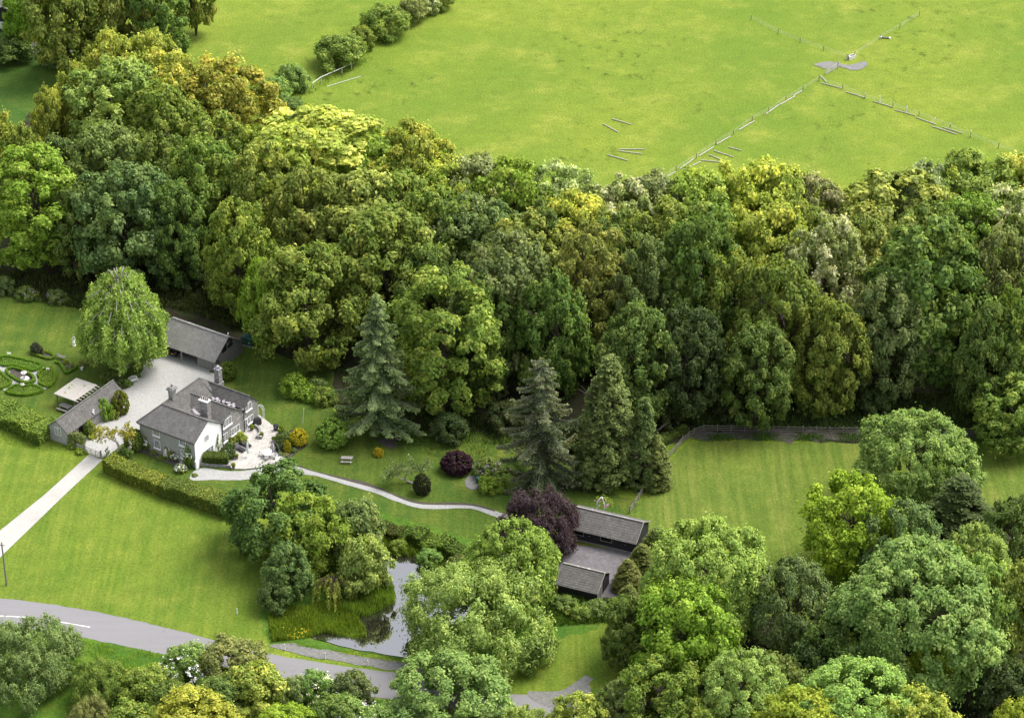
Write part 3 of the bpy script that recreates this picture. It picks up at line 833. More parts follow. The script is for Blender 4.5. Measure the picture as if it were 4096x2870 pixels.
    tree(*a, cb=.05)
# ---------------------------------------------------------------- blossom, conifers, special trees
def blossom(t, R, Hc, n, mat, size=.16, seed=1, zb=0.0, bunch=5):
    rng = np.random.default_rng(seed)
    d = unit(rng.normal(size=(n, 3))+np.array([0, -.2, .35])); d[:, 2] = np.abs(d[:, 2])*.9
    c0 = d*np.array([R, R, Hc*.62])*rng.uniform(.85, 1.04, (n, 1))+np.array([0, 0, zb+Hc*.36])
    c = np.repeat(c0, bunch, 0)+rng.normal(size=(n*bunch, 3))*size*1.0
    nn = np.repeat(d, bunch, 0)+rng.normal(size=(n*bunch, 3))*.5+np.array([0, 0, .6])
    me = leaf_mesh('blossom', c, nn, size*rng.uniform(.6, 1.1, n*bunch), np.zeros(n*bunch), rng, .9, mat)
    o = bpy.data.objects.new('blossom', me); C.objects.link(o); o.parent = t
    return o


def conifer(label, base, h, R, col, seed, whorls, per, droop, curl, lo=.04, leaf=.3, shape=.85, name='spruce_tree'):
    """trunk with whorls of drooping boughs, needles hanging along each bough"""
    rng = np.random.default_rng(seed); t = thing(name, label, 'tree', base)
    cs, ns, sz, cv, wood = [], [], [], [], MB()
    wood.tube([(0, 0, -.2), (0, 0, h*.5), (0, 0, h*.99)], [h*.02, h*.012, .03], 8)
    for i in range(whorls):
        z = h*(lo+(1-lo)*((i+.5)/whorls)**.92); f = 1-z/h
        for k in range(per):
            if rng.random() < .06: continue
            a = k*6.283/per+i*1.1+rng.normal(0, .2); L_ = R*(f**shape)*rng.uniform(.6, 1.15)+.25
            m = max(4, int(L_*9)); s = np.linspace(.08, 1, m)
            zz = z+.12*L_*s-droop*L_*s**1.6+curl*L_*s**4
            dirv = np.array([math.cos(a), math.sin(a)])
            pts = np.stack([dirv[0]*L_*s, dirv[1]*L_*s, zz], 1)
            if L_ > 1.5: wood.tube([pts[0], pts[m//2], pts[-1]], [.09, .06, .02], 4)
            q = 7
            P = np.repeat(pts, q, 0); S_ = np.repeat(s, q)
            wid = (.22+.5*np.sin(np.pi*np.clip(S_*.9+.08, 0, 1)))*min(1.1, .35+L_*.16)
            side = rng.normal(0, .55, len(P))*wid; perp = np.array([-dirv[1], dirv[0], 0])
            P = P+perp*side[:, None]+np.array([0, 0, 1])*(-np.abs(side)*.55-np.abs(rng.normal(0, .12, len(P))))[:, None]
            cs.append(P); ns.append(np.tile(np.array([dirv[0]*.4, dirv[1]*.4, .8]), (len(P), 1))+rng.normal(size=P.shape)*.45)
            sz.append(leaf*rng.uniform(.6, 1.2, len(P))); cv.append(np.full(len(P), rng.random())*.6+.4*S_)
    c, n, s_, v = np.concatenate(cs), np.concatenate(ns), np.concatenate(sz), np.concatenate(cv)
    leafy(leaf_mesh('foliage', c, n, s_, v, rng, .4), 'foliage', t, col, seed)
    o = wood.build('trunk', 'grey_green_bark', t)
    return t


p = D(852, 968)
t = conifer('tall blue-green spruce with gappy boughs beside the yellow-crested oak', (p.x, p.y, 0), 25.5, 8.7, ((.18, .24, .095), (.3, .36, .155)), 3, 21, 7, .36, .12, .1, .34, .8)
p = D(1213, 1085)
conifer('dark drooping fir with sweeping boughs behind the copper beech', (p.x, p.y, 0), 23.0, 9.0, ((.13, .165, .08), (.24, .25, .135)), 5, 15, 5, .62, .36, .03, .36, .6, 'fir_tree')
for cx, by, h, R, lab in ((1358, 1105, 21.5, 4.8, 'large conical cypress right of the drooping fir'), (1440, 1112, 15, 3.0, 'smaller slender cypress beside the paddock fence')):
    p = D(cx, by-30)
    plant('cypress_tree', lab, 'tree', (p.x, p.y, 0), R, h, 'cypress', ((.125, .175, .048), (.2, .25, .07)), .1)
p = D(1470, 1090); plant('cypress_tree', 'low bushy cypress squeezed between slender cypress and paddock fence', 'tree', (p.x, p.y, 0), 2.4, 9, 'cypress', ((.14, .175, .05), (.22, .25, .065)), .1)


def weeping_beech():
    rng = np.random.default_rng(11); t = thing('weeping_beech', 'large weeping beech with pale bare branches on the gravel court edge', 'tree', (*D(283, 822)[:2], 0))
    h, R = 18.5, 9.0; cs, ns, sz, cv = [], [], [], []; wood = MB()
    wood.tube([(0, 0, -.2), (.1, 0, 5), (-.1, .1, 11), (0, 0, h*.93)], [.75, .55, .4, .1], 9)
    pale = MB()
    for i in range(95):
        a = i*2.39996; u = (i+.5)/95; zt = h*(1-.62*u**1.1)*rng.uniform(.93, 1.03); r = R*(.12+.88*u**.62)*rng.uniform(.75, 1.05)*(.82+.18*(u < .8))
        d = np.array([math.cos(a), math.sin(a), 0])
        p0 = d*r*.25+np.array([0, 0, zt-2.2]); p1 = d*r*.7+np.array([0, 0, zt]); p2 = d*r+np.array([0, 0, zt-1.2])
        (pale if i < 60 else wood).tube([p0, (p0+p1)/2+np.array([0, 0, .4]), p1, p2], [.13, .11, .08, .03], 5)
        for k in range(9):
            f = rng.uniform(.25, 1.05); q = p0*(1-f)**2+2*p1*f*(1-f)+p2*f*f+rng.normal(size=3)*np.array([.6, .6, .2])
            L_ = min(rng.uniform(1.5, 5.0), q[2]-1.2)
            if L_ < .5: continue
            m = int(L_*24); s = rng.random(m)
            P = q+np.stack([d[0]*s*.5+rng.normal(0, .25, m), d[1]*s*.5+rng.normal(0, .25, m), -s*L_], 1)
            cs.append(P); ns.append(np.tile(d*.8+np.array([0, 0, .5]), (m, 1))+rng.normal(size=(m, 3))*.5)
            sz.append(.23*rng.uniform(.6, 1.2, m)); cv.append(np.full(m, rng.random()))
    c, n, s_, v = [np.concatenate(x) for x in (cs, ns, sz, cv)]
    leafy(leaf_mesh('foliage', c, n, s_, v, rng, .5), 'foliage', t, ((.2, .3, .065), (.33, .43, .11)), 2)
    wood.build('trunk', 'grey_green_bark', t); pale.build('branch', 'pale_bark', t)
weeping_beech()


def weeping_willow():
    rng = np.random.default_rng(4); t = thing('weeping_willow', 'small yellowish weeping willow drooping at the pond margin', 'tree', (*D(748, 1345)[:2], 0))
    cs, ns, sz, wood = [], [], [], MB(); wood.tube([(0, 0, -.2), (0, .1, 2), (.1, 0, 3.6)], [.22, .16, .06], 6)
    for i in range(46):
        a = rng.uniform(0, 6.28); r = rng.uniform(.5, 3.3); d = np.array([math.cos(a), math.sin(a)*.8, 0])
        q = d*r+np.array([0, 0, 4.1-.12*r*r+rng.normal(0, .2)]); L_ = max(.8, min(q[2]-.3, rng.uniform(1.4, 3.2)))
        m = int(L_*26); s = rng.random(m)
        cs.append(q+np.stack([d[0]*s*.5+rng.normal(0, .12, m), d[1]*s*.5+rng.normal(0, .12, m), -s*L_], 1)); ns.append(np.tile(d+np.array([0, 0, .5]), (m, 1))+rng.normal(size=(m, 3))*.5); sz.append(.2*rng.uniform(.7, 1.2, m))
        wood.tube([(0, 0, 3.3), tuple(q*.6+np.array([0, 0, 1.6])), tuple(q)], [.07, .05, .02], 4)
    c, n, s_ = [np.concatenate(x) for x in (cs, ns, sz)]
    leafy(leaf_mesh('foliage', c, n, s_, rng.random(len(c)), rng, .3, axis=np.array([0, 0, 1.0])), 'foliage', t, ((.26, .29, .06), (.36, .37, .1)), 2)
    wood.build('trunk', 'bark', t)
weeping_willow()


def scatter_crown(t, blobs, per, leaf, col, seed):
    rng = np.random.default_rng(seed); cs, cv = [], []
    for (x, y, z, r) in blobs:
        k = int(per*r*r)+6; d = unit(rng.normal(size=(k, 3)))*rng.uniform(.3, 1, (k, 1))*r
        cs.append(d+np.array([x, y, z])); cv.append(np.full(k, rng.random()))
    c = np.concatenate(cs); n = rng.normal(size=c.shape)+np.array([0, 0, .7])
    return leafy(leaf_mesh('foliage', c, n, leaf*rng.uniform(.6, 1.2, len(c)), np.concatenate(cv), rng), 'foliage', t, col, seed)


def gate_tree():
    t = thing('leaning_tree', 'old two-stemmed tree with sparse yellow leaves beside the drive gate', 'tree', (*S(1425, 1050)[:2], 0))
    k = 1/(4.592*26); v = 1/(4.592*26*.85)
    def q(px, py, y=0.0): return ((px-1425)*k, y, (1050-py)*v)
    b = MB()
    b.tube([q(1400, 1060), q(1385, 950), q(1370, 830), q(1345, 760), q(1270, 715), q(1190, 690, .3), q(1060, 700, .4), q(980, 735, .5)], [.3, .26, .22, .18, .13, .1, .06, .03], 7)
    b.tube([q(1430, 1060), q(1470, 990), q(1540, 920), q(1585, 850), q(1600, 795), q(1575, 740), q(1555, 640)], [.34, .33, .3, .25, .2, .15, .08], 7)
    for a, e in (((1345, 760), (1250, 600)), ((1270, 715), (1180, 560)), ((1190, 690), (1100, 590)), ((1190, 690), (1230, 500)), ((1060, 700), (960, 640)), ((1270, 715), (1340, 560)), ((1575, 740), (1480, 600)), ((1555, 640), (1620, 520)), ((1555, 640), (1520, 460)), ((1575, 740), (1640, 640))):
        b.tube([q(*a), q((a[0]+e[0])/2+8, (a[1]+e[1])/2, .3), q(*e)], [.09, .06, .02], 5)
    b.build('trunk', 'pale_bark', t)
    r = random.Random(3); bl = []
    for i in range(60):
        a = r.uniform(920, 1350); y = 560+((a-1150)/230)**2*70+r.gauss(0, 65); bl.append((*q(a, y, r.uniform(-1.6, 1.6)), r.uniform(.22, .5)))
    for i in range(34): bl.append((*q(r.gauss(1545, 75), r.gauss(560, 75), r.uniform(-1.2, 1.2)), r.uniform(.3, .65)))
    scatter_crown(t, bl, 60, .17, ((.25, .24, .03), (.36, .33, .06)), 4)
gate_tree()


def apple_tree():
    t = thing('apple_tree', 'old leaning apple tree with pale crooked trunk on the garden lawn', 'tree', (*L(1310, 1068)[:2], 0))
    k = 1/(2.011*24.3); v = k/.85
    def q(px, py, y=0.0): return ((px-1310)*k, y, (1068-py)*v)
    b = MB()
    b.tube([q(1318, 1072), q(1265, 1052), q(1250, 1025), q(1270, 990), q(1285, 965)], [.2, .18, .15, .11, .06], 7)
    b.tube([q(1255, 1040), q(1222, 1038), q(1195, 1015), q(1165, 1005)], [.13, .1, .07, .04], 6)
    for a, e in (((1285, 965), (1330, 930)), ((1285, 965), (1240, 920)), ((1165, 1005), (1120, 960)), ((1195, 1015), (1170, 940)), ((1270, 990), (1380, 960))): b.tube([q(*a), q((a[0]+e[0])/2, (a[1]+e[1])/2+6, .2), q(*e)], [.06, .04, .02], 5)
    b.build('trunk', 'pale_bark', t)
    r = random.Random(8)
    bl = [(*q(x, 930+abs(x-1265)*.22+r.gauss(0, 22), r.uniform(-1.6, 1.4)), r.uniform(.35, .75)) for x in np.linspace(1090, 1440, 62)]
    scatter_crown(t, bl, 46, .18, ((.12, .16, .055), (.21, .25, .11)), 5)
apple_tree()


def twiggy(label, cx, by, h, w):
    t = thing('bare_shrub', label, 'shrub', (*D(cx, by)[:2], 0)); b = MB(); r = random.Random(cx)
    for i in range(60):
        a = r.uniform(0, 6.28); s = r.uniform(.2, 1); e = Vector((math.cos(a)*w*s, math.sin(a)*w*s, h*r.uniform(.6, 1)*(1-.4*s*s)))
        m = e*.5+Vector((r.gauss(0, .2), r.gauss(0, .2), .4)); b.tube([(0, 0, 0), m, e], [.07, .045, .015], 4)
        for k in range(5): b.tube([m.lerp(e, k/5), m.lerp(e, k/5)+Vector((r.gauss(0, .6), r.gauss(0, .6), r.uniform(.3, 1.1)))], [.03, .01], 3)
    b.build('branch', 'pale_wood', t)
    scatter_crown(t, [(r.gauss(0, w*.45), r.gauss(0, w*.45), r.uniform(.4, .95)*h, .5) for i in range(26)], 16, .16, ((.2, .19, .06), (.25, .24, .08)), 3)
twiggy('bare twiggy greyish shrub between rich green oak and silvery whitebeam', 1690, 1440, 6.5, 2.4)
twiggy('bare twiggy yellowish shrub beside the greyish one', 1742, 1445, 6.2, 2.4)

# flowering roadside shrubs
for cx, top, w, h, n, mat, lab, key in (
    (418, 1448, 108, 5.5, 150, 'petal_white', 'white-flowering elder on the road edge left of the brown hawthorn', 'thorn'),
    (770, 1560, 110, 4.5, 90, 'petal_white', 'white-flecked bush at the bottom margin under the blue-green elder', 'thorn'),
    (710, 1505, 80, 5, 60, 'petal_cream', 'cream-flowered elder on the road edge right of the small brownish bush', 'thorn'),
    (860, 1582, 120, 4.5, 110, 'petal_white', 'white-flowering bush at the bottom margin left of the roadside ash', 'thorn'),
    (555, 1482, 80, 5.2, 40, 'petal_white', 'white-flecked bush top between brown hawthorn and field maple', 'thorn'),
    (612, 180, 62, 6.2, 120, 'petal_cream', 'cream-flowered elder at the lower end of the field hedge', 'thorn')):
    t = tree(cx, top, w, h, key, 'pgreen', lab, .02, 'flowering_bush', 'bush')
    R = w/2/13.8; blossom(t, R*.95, h, n, mat, .15, cx)

# ---------------------------------------------------------------- garden shrubs
def shrub(f, x, y, R, h, key, col, label, name='shrub', z=0.0, blo=None):
    """shrub whose foot stands at picture point (x, y) of frame f"""
    p = f(x, y, z); t = plant(name, label, 'shrub', (p.x, p.y, z), R, h, key, col, 0, False)
    if blo: blossom(t, R*.92, h, blo[0], blo[1], blo[2], int(x))
    return t


shrub(L, 660, 755, 2.6, 4.4, 'clipped', ((.19, .34, .05), (.25, .4, .06)), 'big clipped green dome on the lawn beside the spruce', 'clipped_dome')
shrub(L, 1036, 850, .85, 1.5, 'bush', ((.42, .38, .025), (.62, .54, .05)), 'small golden bush on the lawn left of the apple tree')
shrub(L, 1385, 1150, 1.35, 3.4, 'clipped', ((.04, .05, .022), (.07, .075, .03)), 'dark ivy-covered stump at the foot of the apple tree', 'ivy_stump')
shrub(L, 1665, 965, 2.45, 3.0, 'clipped', 'wine', 'dark purple dome-shaped acer on the lawn', 'purple_acer')
shrub(L, 1910, 1000, 2.5, 2.6, 'bush', 'dark', 'mauve-flowered rhododendron under the drooping fir', blo=(34, 'petal_mauve', .11))
shrub(L, 1925, 1120, 2.1, 2.2, 'bush', 'bright', 'bright green low shrub beside the gravel bed')
shrub(L, 2010, 1090, 1.3, 1.6, 'bush', 'mid', 'small green shrub right of the bright low shrub')
shrub(L, 370, 350, 2.9, 3.4, 'bush', 'bright', 'large bright green laurel on the lawn behind the patio')
shrub(L, 590, 410, 2.3, 2.6, 'bush', 'mid', 'green laurel right of the large bright laurel')
shrub(L, 545, 320, 1.7, 2.2, 'bush', 'grey', 'grey-green shrub behind the two laurels')
shrub(L, 480, 400, 1.6, 1.9, 'bush', 'bright', 'low green shrub between the two laurels')
shrub(L, 760, 520, 1.6, 2.4, 'bush', 'deep', 'dark purplish shrub beneath the spruce left boughs')
shrub(L, 90, 85, .7, .9, 'bush', 'mid', 'tiny light green sapling on the lawn behind the cart shed')
shrub(D, 775, 985, 1.2, 1.2, 'bush', 'mid', 'low green plant right of the big clipped dome')
shrub(S, 1400, 235, 1.4, 4.0, 'clipped', ((.16, .2, .03), (.24, .26, .04)), 'tall clipped ovoid bush at the end of the stone outbuilding', 'clipped_bush')
shrub(S, 1105, 330, 1.5, 3.6, 'bush', 'bright', 'bright green climber mound against the outbuilding wall')
shrub(S, 1250, 320, 1.2, 1.6, 'bush', 'oliv', 'low olive shrub between climber mound and the clipped ovoid')
shrub(S, 830, 640, 1.1, 2.6, 'bush', 'mid', 'green ivy bush right of the outbuilding door')
shrub(S, 860, 690, .8, .9, 'bush', 'yg', 'small yellow-green plant below the ivy bush')
shrub(S, 590, 830, 1.5, 2.5, 'bush', 'grey', 'rounded grey-green bush at the outbuilding corner')
shrub(S, 500, 870, .9, .9, 'bush', 'mid', 'low weeds in front of the outbuilding corner')
shrub(S, 660, 960, 1.0, .8, 'bush', 'bright', 'low green weeds below the picket fence')
shrub(S, 1150, 1010, .6, 1.4, 'sparse', 'brn', 'small gnarled dark shrub right of the drive gate')
shrub(S, 1640, 900, 1.5, 3.6, 'clipped', 'dark', 'dark clipped column of hedge beside the house corner', 'clipped_bush')
shrub(S, 1490, 1070, 1.3, 1.9, 'bush', 'dark', 'dark low bush right of the two-stemmed tree')
shrub(S, 1350, 1030, 1.0, 1.0, 'bush', 'mid', 'low green bush at the foot of the two-stemmed tree')
shrub(G, 1560, 1560, 1.5, 2.9, 'clipped', ((.1, .15, .022), (.16, .2, .03)), 'rounded clipped bush behind the house chimney', 'clipped_bush')
shrub(K, 1950, 800, 1.5, 1.9, 'bush', 'deep', 'dark green shrub left of the white bench')
shrub(K, 2050, 790, 1.1, 1.3, 'bush', 'mid', 'green shrub behind the white bench')
shrub(K, 2130, 770, .6, .7, 'bush', 'dark', 'small dark box at the left foot of the white bench')
shrub(K, 2265, 645, .5, .7, 'bush', 'mid', 'small box ball at the right end of the white bench')
shrub(K, 1850, 700, 2.0, 1.8, 'bush', 'dark', 'low dark shrub under the weeping beech')
shrub(K, 600, 250, 1.15, 1.9, 'bush', ((.06, .07, .04), (.1, .11, .06)), 'dark bush in the bed behind the knot garden')
shrub(K, 705, 240, .5, .9, 'bush', 'yg', 'small yellow-green plant in the bed behind the knot garden')
shrub(K, 1390, 450, 1.4, .9, 'sparse', 'brn', 'brown withered patch of stems behind the white urn')
shrub(K, 1090, 430, .55, .9, 'bush', 'yg', 'yellow-green plant in the angled rose bed')
shrub(K, 1180, 510, .9, .9, 'sparse', 'brn', 'brownish rose bush in the angled bed')
shrub(D, 60, 668, 2.2, 2.0, 'bush', 'dark', 'mauve-flowered rhododendron at the foot of the bright left tree', blo=(26, 'petal_mauve', .11))
shrub(D, 128, 675, 2.0, 2.2, 'bush', 'dark', 'mauve-flowered rhododendron nearest the weeping beech', blo=(26, 'petal_mauve', .11))
shrub(D, 5, 655, 2.4, 3.2, 'bush', 'blue', 'blue-green shrub at the left margin of the garden lawn')
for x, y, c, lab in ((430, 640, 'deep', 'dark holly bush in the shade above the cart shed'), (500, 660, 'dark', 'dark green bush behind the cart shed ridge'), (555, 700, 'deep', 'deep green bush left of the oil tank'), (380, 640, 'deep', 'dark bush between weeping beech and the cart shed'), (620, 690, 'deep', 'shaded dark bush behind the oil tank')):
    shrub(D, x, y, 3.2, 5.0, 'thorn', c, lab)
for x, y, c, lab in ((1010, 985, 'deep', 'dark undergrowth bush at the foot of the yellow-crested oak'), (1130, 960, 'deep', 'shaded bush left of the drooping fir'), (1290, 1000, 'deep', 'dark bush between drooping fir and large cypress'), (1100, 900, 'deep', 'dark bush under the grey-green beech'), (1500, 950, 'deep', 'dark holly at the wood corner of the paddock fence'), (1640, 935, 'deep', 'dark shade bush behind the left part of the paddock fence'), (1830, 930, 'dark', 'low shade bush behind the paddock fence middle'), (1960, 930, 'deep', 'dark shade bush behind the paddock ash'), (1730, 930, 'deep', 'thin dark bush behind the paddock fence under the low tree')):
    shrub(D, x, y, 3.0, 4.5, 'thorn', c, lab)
shrub(T, 1700, 950, 2.0, 4.2, 'cypress', 'yew', 'feathery dark yew beside the stable yard', 'yew_bush')
shrub(T, 1560, 1150, 2.2, 4.8, 'cypress', 'yew', 'feathery yew at the open end of the stable yard', 'yew_bush')
shrub(T, 1850, 800, 2.2, 4.6, 'cypress', 'yew', 'feathery yew behind the pale ash by the stable gable', 'yew_bush')
shrub(T, 1560, 1300, 1.6, 3.0, 'cypress', 'yew', 'small feathery yew below the yard fence', 'yew_bush')
shrub(T, 1250, 1400, 2.3, 1.7, 'bush', 'dark', 'low green bramble in front of the small stable')
shrub(T, 900, 1330, 2.2, 1.5, 'bush', 'dark', 'nettle bank left of the small stable')
shrub(T, 1080, 1430, 2.2, 1.6, 'bush', 'mid', 'green bramble bank below the small stable')
shrub(T, 1450, 1330, 1.4, 1.2, 'bush', 'mid', 'green weeds at the small stable door corner')
shrub(Q, 1185, 800, .8, .7, 'bush', 'mid', 'low green bush at the field fence') if False else None
# patio planting
shrub(A, 1700, 930, 1.45, 2.6, 'clipped', ((.42, .38, .025), (.62, .54, .05)), 'large rounded golden yellow shrub on the patio bed', z=.1)
shrub(A, 1450, 1130, .58, 2.3, 'clipped', ((.34, .32, .025), (.48, .42, .04)), 'clipped golden pillar shrub on the patio bed', 'clipped_pillar', z=.1)
shrub(A, 1290, 1060, 1.05, 1.7, 'bush', 'deep', 'dark juniper behind the cantilever parasol', z=.1)
shrub(A, 1300, 900, 1.1, 1.5, 'bush', 'dark', 'dark spreading juniper on the patio bed', z=.1)
shrub(A, 1440, 830, 1.0, 1.4, 'bush', 'grey', 'soft grey-green fern-like shrub on the patio bed', z=.1)
shrub(A, 1560, 930, 1.0, 1.3, 'bush', 'dark', 'dark shrub left of the golden yellow shrub', z=.1)
shrub(A, 1400, 1210, .55, .7, 'bush', ((.3, .3, .14), (.42, .42, .25)), 'pale straw-coloured grass mound on the patio bed', z=.1)
shrub(A, 1310, 1180, .45, .6, 'bush', 'lime', 'small lime mound left of the straw-coloured one', z=.1)
shrub(A, 1570, 1090, .6, .6, 'bush', 'blue', 'low bluish plant right of the golden pillar', z=.1)
shrub(A, 1420, 690, .7, .7, 'bush', 'mid', 'low green plant at the back of the patio bed', z=.1)
shrub(A, 1610, 640, .5, 1.1, 'sparse', 'pgreen', 'spiky pale plant behind the golden yellow shrub', z=.1)
shrub(A, 455, 900, 1.0, 1.9, 'bush', 'yg', 'yellow-green shrub against the house beside the loungers', z=.2)
shrub(A, 290, 940, .9, 1.3, 'bush', 'oliv', 'olive shrub under the lower house windows', z=.2)
shrub(A, 225, 1010, .75, .9, 'bush', 'grey', 'pale grey-green plant left of the loungers', z=.2)
shrub(A, 150, 1230, 1.35, 1.7, 'clipped', ((.06, .085, .025), (.09, .12, .03)), 'low clipped dark dome beside the patio steps', 'clipped_dome', z=.2)
# roses on the house
for x, y, R, h, nb, lab in ((255, 985, .95, 2.7, 60, 'white climbing rose at the far house corner'), (520, 1085, 1.1, 2.0, 70, 'white rose bush between the front windows'), (600, 1110, .9, 1.7, 30, 'rose bush with few blooms right of the middle white rose'), (735, 1180, 1.05, 3.6, 60, 'tall white climbing rose at the white gable corner'), (640, 1250, .9, 1.4, 45, 'low white rose bush beside the lawn edge')):
    shrub(H, x, y, R, h, 'bush', 'mid', lab, 'rose_bush', blo=(int(nb*1.2), 'petal_white', .11))
for x, y, R, h, lab in ((430, 1100, .8, .6, 'low border plants under the front wall'), (330, 1040, .7, .5, 'low border plants near the far rose'), (800, 1300, .5, .5, 'small plants at the gravel path corner')):
    shrub(H, x, y, R, h, 'bush', 'oliv', lab, 'border_plant')
shrub(H, 1065, 1010, .8, 3.2, 'sparse', 'oliv', 'thin climber on the white gable right of the garden door', 'climbing_plant', z=.2)
shrub(H, 870, 1120, .7, 2.9, 'sparse', 'oliv', 'thin dark climber on the white gable left of the garden door', 'climbing_plant', z=.2)


# ---------------------------------------------------------------- hedges
def hedge(name, label, path, w, h, col, f=D, leaf=.14, dens=70, seed=1, closed=False, z=0.0, lumpy=.1, cat='hedge', parent=None, core=True):
    """clipped hedge along a line: leafy faces over its top and sides, dense core inside"""
    rng = np.random.default_rng(seed); P = [f(x, y)[:2] for x, y in path] if f else path
    pts = spline([(q[0], q[1]) for q in P], .5, closed)
    if closed: pts.append(pts[0])
    ox, oy = pts[0].x, pts[0].y
    cs, ns, cv = [], [], []; b = MB()
    for i in range(len(pts)-1):
        a, c = pts[i], pts[i+1]; d = c-a; l = d.length
        if l < 1e-4: continue
        d = d/l; nrm = Vector((-d.y, d.x, 0)); n = int(dens*l*(w+2*h))+2
        s = rng.random(n); q = rng.random(n)*(w+2*h)
        hh = h*(1+lumpy*math.sin(i*.7+seed)*.6+lumpy*rng.normal()*.3); ww = w*(1+lumpy*math.sin(i*.45+2*seed)*.5)
        side = np.where(q < h, -1, np.where(q > h+w, 1, 0))
        off = np.where(side == 0, (q-h)/w-.5, side*.5)*ww; zz = np.where(side == -1, q, np.where(side == 1, q-h-w, h))*(hh/h)
        zz = np.where(side == 0, hh-(np.abs(off)/ww*2)**4*h*.08, zz)
        base = np.array([a.x-ox, a.y-oy])[None]+s[:, None]*np.array([d.x, d.y])*l+off[:, None]*np.array([nrm.x, nrm.y])
        cs.append(np.column_stack([base, zz])+rng.normal(size=(n, 3))*leaf*.5)
        ns.append(np.where(side[:, None] == 0, np.array([0, 0, 1.]), side[:, None]*np.array([nrm.x, nrm.y, .35]))+rng.normal(size=(n, 3))*.4)
        cv.append(np.clip(.45+.4*math.sin(i*.31+seed)*rng.random()+rng.normal(0, .2, n), 0, 1))
        m = (a+c)/2-Vector((ox, oy, 0)); b.box((m.x, m.y, (hh-leaf)/2), (l*1.15, ww-leaf, hh-leaf), math.atan2(d.y, d.x))
    # end caps
    for e, sg in ((0, -1), (-1, 1)):
        if closed: break
        a = pts[e]; d = (pts[1]-pts[0] if e == 0 else pts[-1]-pts[-2]).normalized(); n = int(dens*w*h)
        o = (rng.random(n)-.5)*w
        cs.append(np.column_stack([a.x-ox-d.y*o, a.y-oy+d.x*o, rng.random(n)*h])+rng.normal(size=(n, 3))*leaf*.5)
        ns.append(np.tile([d.x*sg, d.y*sg, .3], (n, 1))+rng.normal(size=(n, 3))*.4); cv.append(rng.random(n))
    c = np.concatenate(cs); me = leaf_mesh(name, c, np.concatenate(ns), leaf*rng.uniform(.7, 1.3, len(c)), np.concatenate(cv), rng)
    if core:
        import bmesh
        bm = bmesh.new(); bm.from_mesh(me)
        vs = [bm.verts.new(v) for v in b.v]
        for fc in b.f: bm.faces.new([vs[i] for i in fc])
        bm.to_mesh(me); bm.free()
    o = leafy(me, name, parent, col, seed)
    o.location = (ox, oy, z) if parent is None else (0, 0, 0)
    if label: tag(o, label, cat)
    return o


hedge('hedge', 'rough wide hedge left of the stone outbuilding', [(-60, 935), (0, 935), (60, 962), (112, 985)], 4.6, 2.2, ((.15, .21, .035), (.27, .31, .05)), D, .2, 34, 1, lumpy=.2)
hedge('hedge', 'clipped front hedge with yellowish top, section nearest the gate', [(246, 1050), (300, 1075), (366, 1102)], 2.9, 2.2, ((.15, .19, .035), (.31, .32, .055)), D, .15, 60, 2, lumpy=.1)
hedge('hedge', 'clipped front hedge section running to the dark oak', [(368, 1103), (430, 1122), (480, 1138), (525, 1155)], 3.1, 2.5, ((.13, .175, .035), (.26, .28, .05)), D, .15, 60, 3, lumpy=.1)
hedge('hedge', 'dark clipped hedge behind the pond, left section', [(815, 1185), (860, 1200), (905, 1212)], 2.6, 1.8, ((.07, .09, .02), (.13, .15, .03)), D, .16, 50, 4, lumpy=.16)
hedge('hedge', 'overgrown green hedge behind the pond, right section', [(905, 1212), (960, 1228), (1010, 1245), (1075, 1270)], 3.2, 2.1, ((.08, .13, .022), (.17, .24, .03)), D, .2, 36, 5, lumpy=.3)
shrub(D, 965, 1262, 1.9, 2.3, 'thorn', 'pgreen', 'pale green bush in front of the hedge behind the pond')
shrub(D, 895, 1235, 1.6, 1.8, 'thorn', 'mid', 'green bush by the reeds behind the pond')
shrub(D, 1030, 1280, 2.0, 2.5, 'thorn', 'dark', 'dark bush hanging over the far pond corner')
hedge('hedge', 'low hedge bank along the pasture fence corner', [(1480, 1000), (1500, 980), (1540, 965)], 1.5, .8, 'dark', D, .16, 40, 6, lumpy=.3)
BOX = ((.13, .23, .02), (.19, .29, .03))
FILL = ((.12, .2, .025), (.2, .27, .05))


def inner(poly, k):
    c = Vector((0, 0)); P = [Vector(p) for p in poly]
    for p in P: c += p/len(P)
    return [p+(c-p).normalized()*k for p in P]


def knot_bed(label, pts, h=.5, fill=True, seed=1):
    P = [K(x, y, .3)[:2] for x, y in pts]; t = thing('box_bed', label, 'flower bed', (*spline(P, .5)[0][:2], 0))
    hedge('box_hedge', None, P, .42, h, BOX, None, .08, 150, seed, True, 0, .04, parent=t)
    if fill:
        rng = np.random.default_rng(seed); I = inner([tuple(p) for p in P], .35); xs = [p.x for p in I]; ys = [p.y for p in I]; n = 5200
        q = np.column_stack([rng.uniform(min(xs), max(xs), n), rng.uniform(min(ys), max(ys), n)])
        ins = np.zeros(n, bool); j = len(I)-1
        for i in range(len(I)):
            a, b = I[i], I[j]; j = i
            cnd = ((a.y > q[:, 1]) != (b.y > q[:, 1])) & (q[:, 0] < (b.x-a.x)*(q[:, 1]-a.y)/(b.y-a.y+1e-9)+a.x); ins ^= cnd
        q = q[ins]-np.array(t.location[:2]); c = np.column_stack([q, rng.uniform(.05, .36, len(q))])
        leafy(leaf_mesh('low_plants', c, rng.normal(size=c.shape)*.5+np.array([0, 0, 1.]), .11*rng.uniform(.6, 1.3, len(c)), rng.random(len(c)), rng), 'low_plants', t, FILL, seed)
    return t


